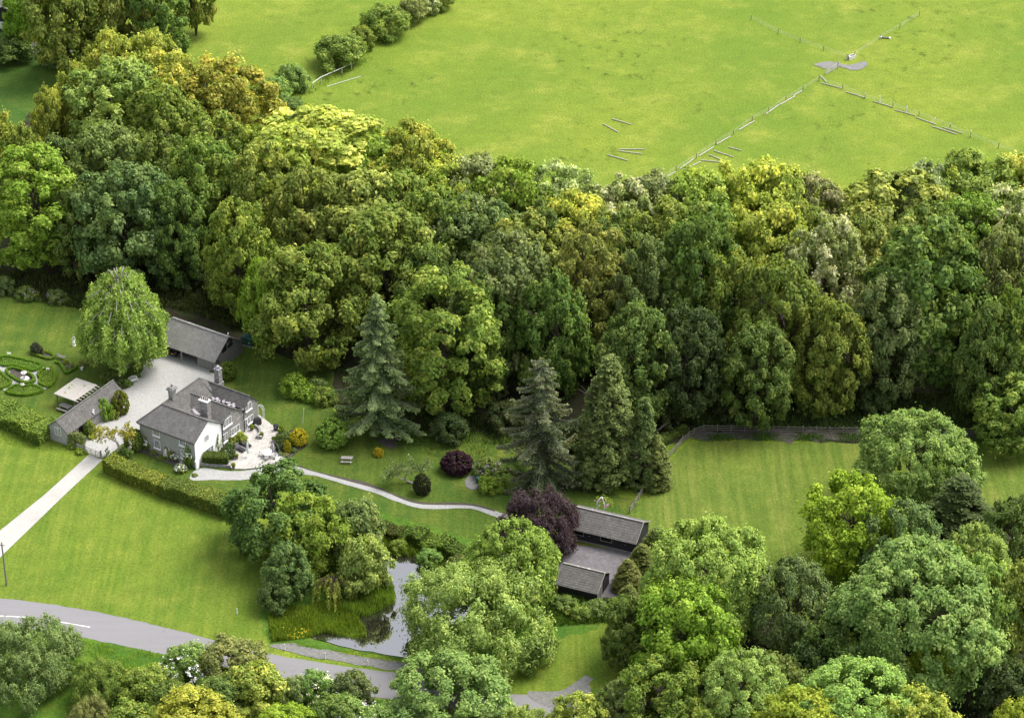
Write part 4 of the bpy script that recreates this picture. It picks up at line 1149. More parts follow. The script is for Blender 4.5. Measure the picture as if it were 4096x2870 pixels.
knot_bed('knot garden bed behind the fountain, long with planted green centre', [(10, 310), (140, 305), (340, 345), (675, 430), (680, 470), (540, 535), (380, 480), (200, 440), (80, 455), (-20, 400)], seed=1)
knot_bed('knot garden bed right of the fountain, shield-shaped', [(630, 575), (780, 480), (865, 530), (900, 620), (880, 715), (800, 795), (650, 740), (670, 660)], seed=2)
knot_bed('knot garden bed in front of the fountain, half-moon-shaped', [(110, 870), (250, 775), (380, 795), (540, 775), (700, 850), (600, 900), (400, 930), (210, 915)], seed=3)
knot_bed('knot garden bed at the left margin', [(-110, 560), (10, 560), (60, 620), (180, 710), (170, 745), (20, 820), (-110, 760)], seed=4)
t = knot_bed('oval box hedge ring around the fountain', [(110, 520), (180, 490), (330, 520), (480, 590), (560, 660), (545, 720), (450, 742), (330, 715), (205, 640), (125, 580)], .55, False, 5)
sheet('fountain_bed', PD([(150, 535), (300, 545), (500, 620), (540, 690), (450, 720), (300, 690), (190, 610)], K), 6*Z, 'bed_soil', .02)
for pts, soil, lab, sd in (
    ([(515, 275), (660, 320), (820, 365), (895, 320), (850, 285), (745, 245)], [(540, 265), (820, 350), (880, 320), (740, 245), (600, 225)], 'low box edging of the bed behind the knot garden', 7),
    ([(915, 410), (1000, 455), (1055, 540), (1090, 600), (1180, 550), (1270, 500)], [(930, 405), (1010, 460), (1095, 590), (1255, 500), (1190, 440), (1000, 385)], 'low angled box edging of the rose bed near the urn', 8)):
    sheet('rose_bed_soil', PD(soil, K), 4*Z, 'bed_soil', .03)
    hedge('box_edging', lab, pts, .4, .42, BOX, K, .08, 150, sd, False, 0, .04)


# stuff: reeds, weeds
def tufts(name, poly, f, n, h, mat_col, seed, wid=.05, keep=1.0):
    rng = np.random.default_rng(seed); P = [Vector(f(x, y)[:2]) for x, y in poly]
    xs = [p.x for p in P]; ys = [p.y for p in P]
    q = np.column_stack([rng.uniform(min(xs), max(xs), n), rng.uniform(min(ys), max(ys), n)]); ins = np.zeros(n, bool); j = len(P)-1
    for i in range(len(P)):
        a, b = P[i], P[j]; j = i
        ins ^= ((a.y > q[:, 1]) != (b.y > q[:, 1])) & (q[:, 0] < (b.x-a.x)*(q[:, 1]-a.y)/(b.y-a.y+1e-9)+a.x)
    q = q[ins]; k = len(q); hh = h*rng.uniform(.5, 1.2, k)*(.8+.35*np.sin(q[:, 0]*.9)*np.sin(q[:, 1]*.8))
    c = np.column_stack([q, hh*.5]); nn = np.column_stack([rng.normal(size=(k, 2)), rng.normal(0, .15, k)])
    r2 = np.random.default_rng(seed+1)
    me = leaf_mesh(name, c, nn, hh*.55, rng.random(k), r2, wid, axis=np.array([0, 0, 3.0]))
    o = leafy(me, name, None, mat_col, seed); o['kind'] = 'stuff'; return o


REED = ((.13, .2, .022), (.23, .28, .04))
tufts('reeds', [(800, 1300), (862, 1285), (884, 1325), (886, 1352), (850, 1374), (800, 1388), (760, 1370)], D, 9000, 1.7, REED, 1, .07)
tufts('pond_weeds', [(600, 1370), (760, 1350), (800, 1388), (818, 1408), (822, 1428), (790, 1432), (730, 1420), (695, 1430), (610, 1440)], D, 15000, 1.0, ((.12, .19, .022), (.22, .27, .035)), 2, .14)
tufts('reeds', [(855, 1262), (850, 1200), (905, 1215), (1000, 1245), (1075, 1285), (1075, 1320), (1040, 1300), (985, 1285), (930, 1250), (880, 1250)], D, 12000, 1.3, REED, 3, .07)
tufts('bank_grass', [(640, 1436), (700, 1446), (800, 1464), (880, 1477), (960, 1486), (990, 1480), (995, 1494), (955, 1495), (870, 1484), (800, 1471), (700, 1454), (640, 1444)], D, 5000, .5, ((.17, .28, .02), (.25, .34, .03)), 4, .12)
tufts('bank_grass', [(600, 1455), (650, 1464), (750, 1483), (850, 1500), (950, 1515), (990, 1524), (980, 1530), (850, 1507), (750, 1489), (650, 1473)], D, 2600, .35, ((.12, .2, .02), (.2, .26, .03)), 5, .12)
tufts('rough_verge_grass', [(170, 1432), (380, 1472), (480, 1495), (600, 1524), (690, 1545), (640, 1600), (300, 1600), (150, 1480)], D, 9000, .7, ((.16, .26, .02), (.26, .32, .035)), 6, .14)
tufts('long_grass', [(880, 960), (1000, 975), (1150, 1000), (1190, 1060), (1080, 1050), (960, 1020), (880, 1000)], D, 7000, .45, ((.07, .13, .02), (.11, .18, .03)), 7, .13)
tufts('fence_weeds', [(1560, 976), (1700, 974), (2300, 978), (2300, 992), (1950, 992), (1700, 989), (1560, 990)], D, 6000, .6, ((.06, .11, .016), (.11, .19, .025)), 8, .16)
tufts('stable_nettles', [(1215, 1340), (1300, 1330), (1400, 1350), (1370, 1395), (1240, 1405), (1190, 1380)], D, 7000, .8, ((.06, .11, .02), (.11, .18, .03)), 9, .18)
tufts('woodland_weeds', [(380, 650), (560, 690), (560, 760), (480, 720), (390, 690)], D, 6000, .6, ((.03, .052, .014), (.05, .085, .018)), 10, .18)
tufts('woodland_undergrowth', [(1480, 930), (1600, 900), (1900, 890), (2350, 880), (2400, 968), (1950, 966), (1700, 962), (1575, 960)], D, 30000, 1.1, ((.06, .09, .025), (.1, .14, .035)), 21, .3)
tufts('woodland_undergrowth', [(-60, 600), (150, 620), (330, 650), (420, 640), (560, 650), (600, 760), (480, 720), (380, 690), (250, 720), (160, 690), (-60, 655)], D, 26000, 1.0, ((.05, .08, .022), (.085, .125, .03)), 22, .3)
tufts('woodland_undergrowth', [(740, 800), (900, 900), (1100, 930), (1300, 960), (1290, 1040), (1150, 1000), (950, 985), (800, 930)], D, 20000, .8, ((.05, .085, .022), (.09, .135, .03)), 23, .28)
tufts('verge_grass', [(-20, 1334), (100, 1349), (250, 1374), (420, 1413), (600, 1458), (606, 1466), (420, 1420), (250, 1380), (100, 1355), (-20, 1343)], D, 2600, .3, ((.13, .2, .025), (.2, .25, .04)), 31, .15)
tufts('drive_edge_grass', [(236, 1030), (150, 1106), (0, 1252), (-40, 1290), (-30, 1296), (8, 1258), (160, 1108), (244, 1036)], D, 1500, .3, ((.12, .2, .025), (.19, .25, .04)), 32, .15)
tufts('drive_edge_grass', [(196, 1020), (100, 1104), (0, 1186), (-40, 1220), (-48, 1212), (-8, 1182), (92, 1100), (188, 1016)], D, 1500, .3, ((.12, .2, .025), (.19, .25, .04)), 33, .15)
tufts('hedge_foot_weeds', [(-60, 960), (60, 985), (110, 1000), (160, 1000), (200, 1010), (190, 1025), (100, 1010), (-60, 985)], D, 3500, .45, ((.1, .18, .02), (.18, .25, .03)), 11, .15)
tufts('field_hedge_weeds', [(590, 270), (640, 235), (700, 195), (760, 160), (830, 125), (840, 132), (770, 170), (705, 207), (640, 250)], D, 4000, .7, ((.09, .15, .02), (.15, .21, .03)), 12, .18)
rng = np.random.default_rng(3); cI = np.array([[*D(x, y)[:2], .8] for x, y in zip(rng.uniform(635, 700, 60), rng.uniform(1415, 1440, 60))])
o = bpy.data.objects.new('yellow_irises', leaf_mesh('yellow_irises', cI+rng.normal(size=cI.shape)*.1, rng.normal(size=cI.shape)+np.array([0, -.4, 1]), np.full(60, .09), np.zeros(60), rng, .8, 'iris_yellow')); C.objects.link(o); o['kind'] = 'stuff'
# ---------------------------------------------------------------- house
def window(parent, face, at, a0, a1, z0, z1, cols, rows, casements=1, sill=True, name='window', frame_w=.07):
    """white glazed window set on a wall: face 'y-' looks along -y at y=at, 'x-' looks along -x at x=at"""
    def bx(b, p0, p1, q0, q1, d0, d1):          # p along the wall, q height, d outwards
        if face == 'y-': b.bx(p0, p1, at-d1, at-d0, q0, q1)
        else: b.bx(at-d1, at-d0, p0, p1, q0, q1)
    f = MB(); w = frame_w
    bx(f, a0-.03, a0+w, z0, z1, -.02, .06); bx(f, a1-w, a1+.03, z0, z1, -.02, .06)
    bx(f, a0+w, a1-w, z1-w, z1, -.02, .06); bx(f, a0+w, a1-w, z0, z0+w, -.02, .06)
    for i in range(1, cols):
        x = a0+w+(a1-a0-2*w)*i/cols; k = .055 if casements > 1 and i % (cols//casements) == 0 else .026
        bx(f, x-k, x+k, z0+w, z1-w, -.02, .045)
    for j in range(1, rows):
        z = z0+w+(z1-z0-2*w)*j/rows; k = .026
        for i in range(cols):
            x0 = a0+w+(a1-a0-2*w)*i/cols; x1 = a0+w+(a1-a0-2*w)*(i+1)/cols
            bx(f, x0+.057, x1-.057, z-k, z+k, -.02, .04)
    o = f.build(name, 'white_paint', parent)
    p = MB(); bx(p, a0+w*.5, a1-w*.5, z0+w*.5, z1-w*.5, 0.003, .02); p.build('pane', 'window_glass', o)
    if sill:
        s = MB(); bx(s, a0-.14, a1+.14, z0-.22, z0-.003, -.02, .17); s.build('sill', 'white_paint', o)
    return o


O = Vector((-49.2, 343.1, 0)); HA = R_(57.2)
hs = thing('stone_house', 'grey stone house with three parallel gables and one white-rendered gable by the patio', 'house', O, HA)
b = MB()
b.bx(0, 6.62, 0, 11.0, -.2, 4.62); b.section([(0, 4.62), (6.62, 4.62), (3.32, 6.8)], .02, 8.6)
b.bx(6.62, 12.2, .003, 11.0, -.2, 4.5); b.section([(6.62, 4.5), (12.2, 4.5), (12.2, 4.0), (9.25, 6.05)], .022, 8.3)
b.bx(12.2, 15.92, .006, 11.0, -.2, 4.0); b.section([(12.2, 3.9), (15.92, 3.9), (13.95, 5.75)], .024, 8.4)
b.build('wall', 'grey_stone', hs)
MB().bx(-.045, -.003, .0, 11.0, -.1, 4.7).build('front_wall', 'smooth_stone', hs)
b = MB(); b.section([(-.05, -.1), (6.6, -.1), (6.6, 4.6), (3.32, 6.86), (-.05, 4.62)], -.05, -.003); b.build('gable_wall', 'white_render', hs)
MB().bx(-.3, .35, -.32, -.06, -.1, 1.5).build('buttress', 'white_render', hs)
b = MB(); t_ = .14
b.slab([(-.3, -.22, 4.74), (3.32, -.22, 7.05), (3.32, 8.9, 7.05), (-.3, 11.4, 4.74)], t_)
b.slab([(3.32, -.22, 7.05), (6.7, -.22, 4.78), (6.7, 8.4, 4.78), (3.32, 8.9, 7.05)], t_)
b.build('front_roof', 'slope_tiles', hs)
b = MB()
b.slab([(6.58, -.2, 4.62), (9.22, -.2, 6.3), (9.22, 8.3, 6.3), (6.58, 8.3, 4.62)], t_)
b.slab([(9.22, -.2, 6.3), (12.25, -.2, 4.15), (12.25, 8.3, 4.15), (9.22, 8.3, 6.3)], t_)
b.build('middle_roof', 'old_tiles', hs)
b = MB()
b.slab([(12.1, -.18, 4.1), (13.95, -.18, 5.95), (13.95, 10.2, 5.95), (12.1, 9, 4.1)], t_)
b.slab([(13.95, -.18, 5.95), (16.15, -.18, 4.05), (16.15, 9.0, 4.05), (13.95, 10.2, 5.95)], t_)
b.build('end_roof', 'old_tiles', hs)
b = MB()
b.slab([(-.3, 11.4, 4.74), (3.32, 8.9, 7.05), (12.6, 8.9, 7.05), (14.2, 11.4, 4.9), (14, 11.4, 4.74)], t_)
b.slab([(3.34, 8.88, 7.06), (3.34, 6.3, 4.72), (12.6, 6.3, 4.72), (12.6, 8.88, 7.06)], t_)
b.slab([(12.6, 8.9, 7.05), (12.6, 6.6, 5.2), (14.6, 8.0, 5.4), (14.6, 10.6, 5.2)], t_)
b.build('rear_roof', 'old_tiles', hs)
b = MB()
for p, q in (((3.32, -.22, 7.07), (3.32, 8.9, 7.07)), ((9.22, -.2, 6.32), (9.22, 8, 6.32)), ((13.95, -.18, 5.97), (13.95, 10.1, 5.97)), ((3.32, 8.9, 7.07), (12.6, 8.9, 7.07)), ((-.3, 11.4, 4.76), (3.32, 8.9, 7.07))): b.bar(p, q, .24, .1)
b.build('ridge_tiles', 'old_tiles', hs)
r = random.Random(2); b = MB()
for (u0, u1, v0, v1, z, n) in ((6.35, 7.15, 2.6, 6.1, 4.98, 9), (11.7, 12.35, 1.6, 6.8, 4.56, 13)):
    for i in range(n): b.box((r.uniform(u0, u1), v0+(v1-v0)*i/n, z+r.uniform(0, .08)), (r.uniform(.4, .7), r.uniform(.25, .55), .05), r.uniform(-.4, .4), r.uniform(-.12, .12), r.uniform(-.2, .2))
b.bar((12.17, -.15, 4.42), (12.17, 2.6, 4.42), .28, .05)
b.build('lead_flashing', 'lead', hs)
# chimneys
ch = MB(); ch.bx(5.35, 6.25, 8.45, 9.3, 5.6, 8.3).bx(5.25, 6.35, 8.35, 9.4, 8.3, 8.45).bx(5.15, 6.45, 8.25, 9.5, 8.45, 8.8).bx(5.3, 6.3, 8.4, 9.35, 8.8, 9.0)
o = ch.build('chimney', 'chimney_stone', hs); MB().lathe([(.18, 9.0), (.2, 9.2), (.15, 9.35)], (5.8, 8.87, 0), 10).build('chimney_pot', 'terracotta', o)
ch = MB(); ch.bx(6.05, 6.95, 2.1, 3.7, 4.4, 8.05); o = ch.build('chimney', 'chimney_stone', hs)
MB().bx(5.97, 7.03, 2.02, 3.78, 8.053, 8.2).build('chimney_cap', 'white_paint', o)
for i, h in enumerate((.55, .4, .5, .35)):
    MB().lathe([(.14, 8.2), (.12, 8.2+h), (.16, 8.25+h)], (6.5, 2.35+i*.38, 0), 9).build('chimney_pot', 'terracotta', o)
MB().bar((4.6, 4.6, 6.6), (5.4, 4.0, 7.0), .06).tube([(6.03, 3.3, 6.6), (5.9, 3.4, 6.5), (5.85, 3.4, 5.4)], .05, 6).build('flue_stay', 'pale_wood', hs)
ch = MB(); ch.bx(15.93, 17.0, 7.6, 8.9, -.2, 4.6).bx(15.98, 16.9, 7.75, 8.65, 4.6, 7.0); o = ch.build('chimney', 'chimney_stone', hs)
MB().prism([(15.93, 7.7), (16.95, 7.7), (16.95, 8.7), (15.93, 8.7)], 7.003, 7.15).lathe([(.45, 7.15), (.4, 7.5), (.2, 7.65)], (16.44, 8.2, 0), 4).build('chimney_cap', 'lead', o)
for a in ((7.05, 9.13, 3.5, 4.83, 6, 3, 3), (6.78, 7.97, .98, 2.4, 4, 3, 2), (8.92, 11.0, 1.1, 2.35, 6, 3, 3)): window(hs, 'y-', -.003, *a)
for a in ((12.87, 14.25, 3.6, 4.85, 4, 3, 2), (13.15, 14.55, 1.07, 2.3, 4, 3, 2)): window(hs, 'y-', 0, *a)
window(hs, 'y-', -.05, 2.42, 3.36, 3.6, 4.6, 4, 4, 1, False)
window(hs, 'y-', -.05, 1.7, 4.3, .25, 2.1, 8, 4, 4, False, 'glazed_door')
o = window(hs, 'y-', 0, 12.08, 13.06, .24, 2.33, 2, 5, 1, False, 'door', .14)
MB().bx(12.86, 12.94, -.13, -.06, 1.1, 1.25).build('handle', 'black_metal', o)
for a in ((7.0, 8.25, 3.42, 4.68, 4, 4), (7.03, 8.2, 1.1, 2.57, 4, 4), (1.8, 2.97, 3.4, 4.66, 4, 4), (1.72, 2.82, 1.1, 2.57, 4, 4)): window(hs, 'x-', -.046, *a)
for u, zt in ((6.66, 4.7), (12.15, 4.25)):
    b = MB(); b.tube([(u, -.14, .1), (u, -.14, zt-.4)], .07, 8).lathe([(.1, zt-.45), (.22, zt-.1), (.22, zt+.1)], (u, -.2, 0), 8); b.build('downpipe', 'black_metal', hs)
b = MB(); b.tube([(-.36, -.2, 4.62), (-.36, 11.2, 4.62)], .06, 6); b.build('gutter', 'black_metal', hs)
b = MB(); b.bx(8.75, 8.95, -.03, 0, 5.3, 5.45); b.build('vent', 'black_metal', hs)

# ---------------------------------------------------------------- cart shed with car
GA = R_(57.5); g0 = Vector((-49.0, 371.9, 0))
gs = thing('cart_shed', 'timber cart shed with open bays and tiled roof at the back of the gravel court', 'cart shed', g0, GA)
b = MB(); Y1 = 11.4
b.bx(0, .12, .1, 3.4, 0, 2.3)
b.build('boarded_front', 'upright_boards', gs)
b = MB(); b.section([(.0, 0), (7.4, 0), (7.4, 2.25), (3.7, 4.8), (0, 2.25)], 0, .098); b.build('gable_wall', 'grey_boards', gs)
b = MB(); b.bx(7.28, 7.4, .1, Y1, 0, 2.25).section([(0.003, 0), (7.4, 0), (7.4, 2.25), (3.7, 4.8), (0.003, 2.25)], Y1, Y1+.1).bx(.15, 7.27, 3.3, 3.4, 0, 2.3); b.build('wall', 'grey_boards', gs)
b = MB(); b.slab([(-.45, -.3, 2.12), (3.7, -.3, 5.03), (3.7, Y1+.4, 5.03), (-.45, Y1+.4, 2.12)], .12).slab([(3.7, -.3, 5.03), (7.8, -.3, 2.12), (7.8, Y1+.4, 2.12), (3.7, Y1+.4, 5.03)], .12); b.build('roof', 'cart_tiles', gs)
b = MB()
for i in range(34): b.box((3.7, -.2+i*.352, 5.06), (.34, .3, .1))
b.build('ridge_tiles', 'chimney_stone', gs)
b = MB()
for i in range(33): b.box((3.52, -.02+i*.352, 5.08), (.36, .05, .09), 0, 0, -.5)
b.build('ridge_mortar', 'lead', gs)
for y in (3.5, 7.1, Y1-.1):
    MB().bx(-.02, .2, y-.12, y+.12, .32, 2.3).bx(-.08, .26, y-.18, y+.18, 0, .317).build('post', 'weathered_wood', gs)
MB().bx(-.03, .2, 3.4, Y1, 2.12, 2.32).build('beam', 'weathered_wood', gs)
b = MB(); b.section([(2.05, 2.5), (5.0, 2.9), (4.9, 3.95), (3.7, 4.72), (2.05, 3.55)], -.03, -.003); o = b.build('gable_window', 'painted_void', gs)  # flat panel on the boards; the opening's darkness is in its colour
b = MB(); b.bx(3.3, 3.42, -.07, -.033, 2.6, 4.4).bx(4.88, 5.0, -.07, -.033, 2.9, 3.95).bar((3.4, -.05, 3.5), (4.4, -.05, 4.2), .07); b.build('frame', 'old_oak', o)
b = MB(); b.bx(3.45, 4.85, -.045, -.034, 3.1, 3.9); b.build('pane', 'window_glass', o)
b = MB(); b.bx(-.06, -.002, .35, 1.75, .25, 2.1); o = b.build('door', 'upright_boards', gs); MB().bx(-.1, -.062, .5, .58, 1.0, 1.3).build('handle', 'black_metal', o)
b = MB(); b.bx(-.06, -.002, 2.3, 3.38, .25, 2.1); b.build('door', 'upright_boards', gs)
b = MB(); b.tube([(.9, -.1, .05), (.9, -.1, 1.85), (.3, -.2, 2.0)], .06, 6); b.build('downpipe', 'black_metal', gs)
b = MB(); b.bx(-.06, .0, -.06, .0, 0, 2.25); b.build('corner_post', 'pale_wood', gs)
b = MB(); b.lathe([(.12, 5.05), (.12, 5.3), (.08, 5.4)], (4.4, 0.4, -.15), 8); b.build('vent_cap', 'white_paint', gs)
b = MB(); b.bx(.25, 7.2, 3.45, Y1-.05, .02, .06); b.build('floor_slab', 'yard_concrete', gs)

cpos = G(330, 1050)
car = thing('parked_car', 'dark hatchback with yellow rear number plate parked in the cart shed', 'car', (cpos.x, cpos.y, .06), GA)
car.location = Vector((cpos.x, cpos.y, .06)) + Vector((math.cos(GA), math.sin(GA), 0))*-.5
b = MB()      # x forward into the shed, rear at x=0
prof = [(0, .32), (0, .8), (.12, .95), (.32, 1.5), (.7, 1.58), (1.9, 1.55), (2.7, 1.0), (3.9, .82), (4.1, .6), (4.1, .3)]
P = [(x, z) for x, z in prof]
n = len(P); vs = []
for sy, k in ((-.78, 0), (-.9, 1), (.9, 1), (.78, 0)):
    for x, z in P: vs.append((x+(0.06 if k == 0 else 0), sy*(1 if z < 1.05 else .82), z))
fs = [list(range(n))[::-1], [3*n+i for i in range(n)]]
for s_ in range(3):
    for i in range(n): fs.append([s_*n+i, s_*n+(i+1) % n, (s_+1)*n+(i+1) % n, (s_+1)*n+i])
b.add(vs, fs); b.build('body', 'car_paint', car)
b = MB(); b.add([(.1, -.62, .99), (.1, .62, .99), (.285, .55, 1.44), (.285, -.55, 1.44)], [[0, 1, 2, 3]]); b.build('rear_window', 'window_glass', car)
b = MB(); b.bx(-.03, -.003, -.27, .27, .5, .64); b.build('number_plate', 'yellow_plate', car)
for y in (-.7, .7):
    MB().bx(-.025, .06, y-.13, y+.13, .78, .98).build('tail_light', 'red_lamp', car)
    for x in (.75, 3.2):
        w = MB(); w.tube([(x, y*1.1-.1, .32), (x, y*1.1+.1, .32)], .32, 14); o = w.build('wheel', 'dark_plastic', car)
        MB().tube([(x, y*1.1-.115, .32), (x, y*1.1+.115, .32)], .19, 10).build('rim', 'pale_metal', o)
b = MB(); b.bx(-.05, .02, -.85, .85, .3, .48); b.build('bumper', 'dark_plastic', car)

# oil tank
p = G(2010, 830); t = thing('oil_tank', 'dark green oil tank on concrete blocks behind the cart shed gable', 'oil tank', (p.x+.1, p.y+.3, 0), R_(-25))
b = MB(); b.section([(-.95, .45), (.95, .45), (1.0, .55), (1.0, 1.5), (-1.0, 1.5), (-1.0, .55)], -.65, .65); b.build('body', 'green_plastic', t)
b = MB(); b.section([(-1.06, 1.503), (1.06, 1.503), (1.0, 1.62), (.0, 1.74), (-1.0, 1.62)], -.72, .72); b.build('lid', 'green_plastic', t)
b = MB(); b.bx(-.85, .85, -.6, -.2, 0, .447).bx(-.85, .85, .15, .55, 0, .447); b.build('base', 'chimney_stone', t)

# ---------------------------------------------------------------- stone outbuilding
SA = R_(58.7); s0 = Vector((-70.06, 349.54, 0)); sh = thing('stone_outbuilding', 'long low stone outbuilding with old tiled roof beside the drive gate', 'outbuilding', s0, SA)
# x along the building, y towards the knot garden
LX = 14.0
b = MB(); b.bx(0, LX, 0, 3.85, 0, 2.35)
n0 = len(b.v); b.add([(x, y, z) for x in (.0, LX) for y, z in ((0, 2.35), (3.85, 2.35), (1.95, 3.95))], [[0, 2, 1], [3, 4, 5], [0, 3, 5, 2], [1, 2, 5, 4], [0, 1, 4, 3]]); b.build('wall', 'smooth_stone', sh)
b = MB(); b.slab([(-.15, -.3, 2.25), (LX+.2, -.3, 2.25), (LX+.2, 1.95, 4.1), (-.15, 1.95, 4.1)], .13).slab([(-.15, 1.95, 4.1), (LX+.2, 1.95, 4.1), (LX+.2, 4.15, 2.25), (-.15, 4.15, 2.25)], .13); b.build('roof', 'old_tiles', sh)
b = MB(); b.bar((-.15, 1.95, 4.13), (LX+.2, 1.95, 4.13), .26, .1); b.build('ridge_tiles', 'slope_tiles', sh)
b = MB(); b.box((6.6, .1, 2.72), (.5, .4, .05), .3, .68); b.box((6.9, .25, 2.85), (.4, .3, .05), .1, .68); b.box((6.5, -.1, 2.55), (.35, .3, .05), .5, .68); b.build('slipped_tiles', 'lead', sh)
window(sh, 'x-', 0, 1.3, 2.45, 1.35, 2.75, 4, 4, 2, False)
b = MB(); b.bx(2.65, 3.75, -.045, -.004, 0, 2.1); o = b.build('door', 'painted_void', sh); MB().bx(2.5, 2.648, -.06, -.003, 0, 2.2).build('frame', 'old_oak', o)
b = MB(); b.bx(4.9, 8.4, -.05, -.004, 0, 2.15); b.build('boarded_front', 'upright_boards', sh)

# picket fence and drive gate
p0, p1 = S(590, 905), S(735, 970)
t = thing('picket_fence', 'weathered picket fence between outbuilding and drive gate', 'fence', (p0.x, p0.y, 0)); d = p1-p0; b = MB()
for z in (.35, .95): b.bar((0, 0, z), (d.x, d.y, z), .05, .08)
b.build('rail', 'weathered_wood', t)
for i in range(15):
    q = d*(i/14); MB().bx(q.x-.05, q.x+.05, q.y-.045, q.y-.02, 0, 1.2+.06*(i % 2)).build('picket', 'weathered_wood', t)
p0, p1 = S(745, 965), S(1030, 1075); d = p1-p0; ang = math.atan2(d.y, d.x); l = d.length
t = thing('drive_gate', 'closed grey five-bar gate across the drive', 'gate', (p0.x, p0.y, 0), ang)
for z in (.2, .42, .64, .88, 1.15): MB().bx(.08, l-.08, -.03, .03, z, z+.085).build('bar', 'weathered_wood', t)
for x in (.12, l*.38, l*.68, l-.12): MB().bx(x-.05, x+.05, -.055, -.033, .15, 1.27).build('stile', 'weathered_wood', t)
for x in (-.05, l+.05): MB().bx(x-.1, x+.1, -.1, .1, 0, 1.55).build('post', 'old_oak', t)

# ---------------------------------------------------------------- stables
ST = R_(157.5)
def stable(name, label, org, ln, dp, ez, rz, rd):
    t = thing(name, label, 'stable', (*org, 0), ST-math.pi)
    # local x runs to the right end (x=0 at gable, negative to the left); y to the rear
    b = MB(); b.bx(-ln, 0, 0, dp, 0, ez); b.add([(x, y, z) for x in (-ln, 0) for y, z in ((0, ez), (dp, ez), (rd, rz-.1))], [[0, 1, 2], [3, 5, 4], [0, 2, 5, 3], [1, 4, 5, 2], [0, 3, 4, 1]]); b.build('wall', 'tarred_boards', t)
    b = MB(); b.slab([(-ln-.2, -.45, ez-.15), (.2, -.45, ez-.15), (.2, rd, rz+.05), (-ln-.2, rd, rz+.05)], .1).slab([(-ln-.2, rd, rz+.05), (.2, rd, rz+.05), (.2, dp+.3, ez-.05), (-ln-.2, dp+.3, ez-.05)], .1)
    ro = b.build('roof', 'pantiles', t)
    b = MB(); b.bar((-ln-.2, rd, rz+.08), (.2, rd, rz+.08), .28, .12); b.build('ridge_tiles', 'chimney_stone', t)
    b = MB(); b.bar((.22, -.4, ez-.12), (.22, rd, rz+.08), .06, .16).bar((.22, rd, rz+.08), (.22, dp+.25, ez), .06, .16); b.build('verge_board', 'weathered_wood', t)
    return t


stl = stable('stable', 'long black timber stable with pantiled roof along the yard', (18.3, 319.9), 11.0, 5.6, 2.3, 4.0, 2.8)
for x0, x1 in ((-10.0, -8.3), (-5.5, -3.8)):
    b = MB(); b.bx(x0, x1, -.03, -.003, 1.15, 2.0); o = b.build('window', 'painted_void', stl)
    b = MB(); b.bx(x0-.08, x1+.08, -.07, -.033, 1.07, 1.15).bx(x0-.08, x0, -.07, -.033, 1.153, 2.0).bx(x1, x1+.08, -.07, -.033, 1.153, 2.0); b.build('frame', 'weathered_wood', o)
for x0 in (-7.6, -1.9):
    b = MB(); b.bx(x0, x0+1.2, -.035, -.003, .1, 1.15).bx(x0, x0+1.2, -.035, -.003, 1.19, 2.05); o = b.build('door', 'tarred_boards', stl); MB().bx(x0+.15, x0+.3, -.05, -.037, 1.28, 1.34).build('handle', 'pale_metal', o)
b = MB(); b.bx(-11, -.02, -.06, -.003, .0, .3); b.build('plinth', 'chimney_stone', stl)
sm = stable('stable', 'small black timber stable with pantiled roof and open-fronted gable end', (12.25, 307.9), 6.1, 5.0, 1.95, 3.45, 2.7)
b = MB(); b.bx(.004, .03, 2.1, 2.55, 0, 2.6); b.build('doorway', 'painted_void', sm)  # dark inside painted as a flat sheet on the gable
b = MB(); b.bx(.004, .06, 1.2, 2.08, .05, 2.3); b.build('door', 'grey_boards', sm)
b = MB(); b.bx(.004, .035, .05, 1.15, .0, 1.9); b.build('door', 'grey_boards', sm)
b = MB(); b.bx(.004, .035, 2.6, 4.9, .0, 2.0); b.build('boarded_panel', 'tarred_boards', sm)


def post_rail(name, label, pts, f, h=1.25, gap=2.0, rails=(.35, .7, 1.08), mat='weathered_wood', cat='fence', post_w=.13, rail_h=.1):
    P = [f(x, y) for x, y in pts]; t = thing(name, label, cat, (P[0].x, P[0].y, 0)); o = P[0]
    run = []
    for a, b_ in zip(P, P[1:]):
        k = max(1, round((b_-a).length/gap))
        run += [a.lerp(b_, i/k) for i in range(k)]
    run.append(P[-1])
    for q in run: MB().bx(q.x-o.x-post_w/2, q.x-o.x+post_w/2, q.y-o.y-post_w/2, q.y-o.y+post_w/2, 0, h).build('post', mat, t)
    for z in rails:
        b = MB()
        for a, c in zip(P, P[1:]): b.bar((a.x-o.x, a.y-o.y-.08, z), (c.x-o.x, c.y-o.y-.08, z), .05, rail_h)
        b.build('rail', mat, t)
    return t


post_rail('post_and_rail_fence', 'weathered post and rail fence round the mown paddock', [(1412, 1150), (1440, 1107), (1470, 1066), (1500, 1027), (1530, 993), (1556, 974), (1578, 966), (1700, 968), (1800, 970), (1950, 972), (2100, 973), (2330, 976)], D, 1.3, 2.1, mat='old_oak')
post_rail('yard_fence', 'leaning grey rail fence along the stable yard edge', [(1640, 815), (1560, 910), (1470, 1020), (1400, 1110)], T, 1.1, 1.6, (.4, .8))

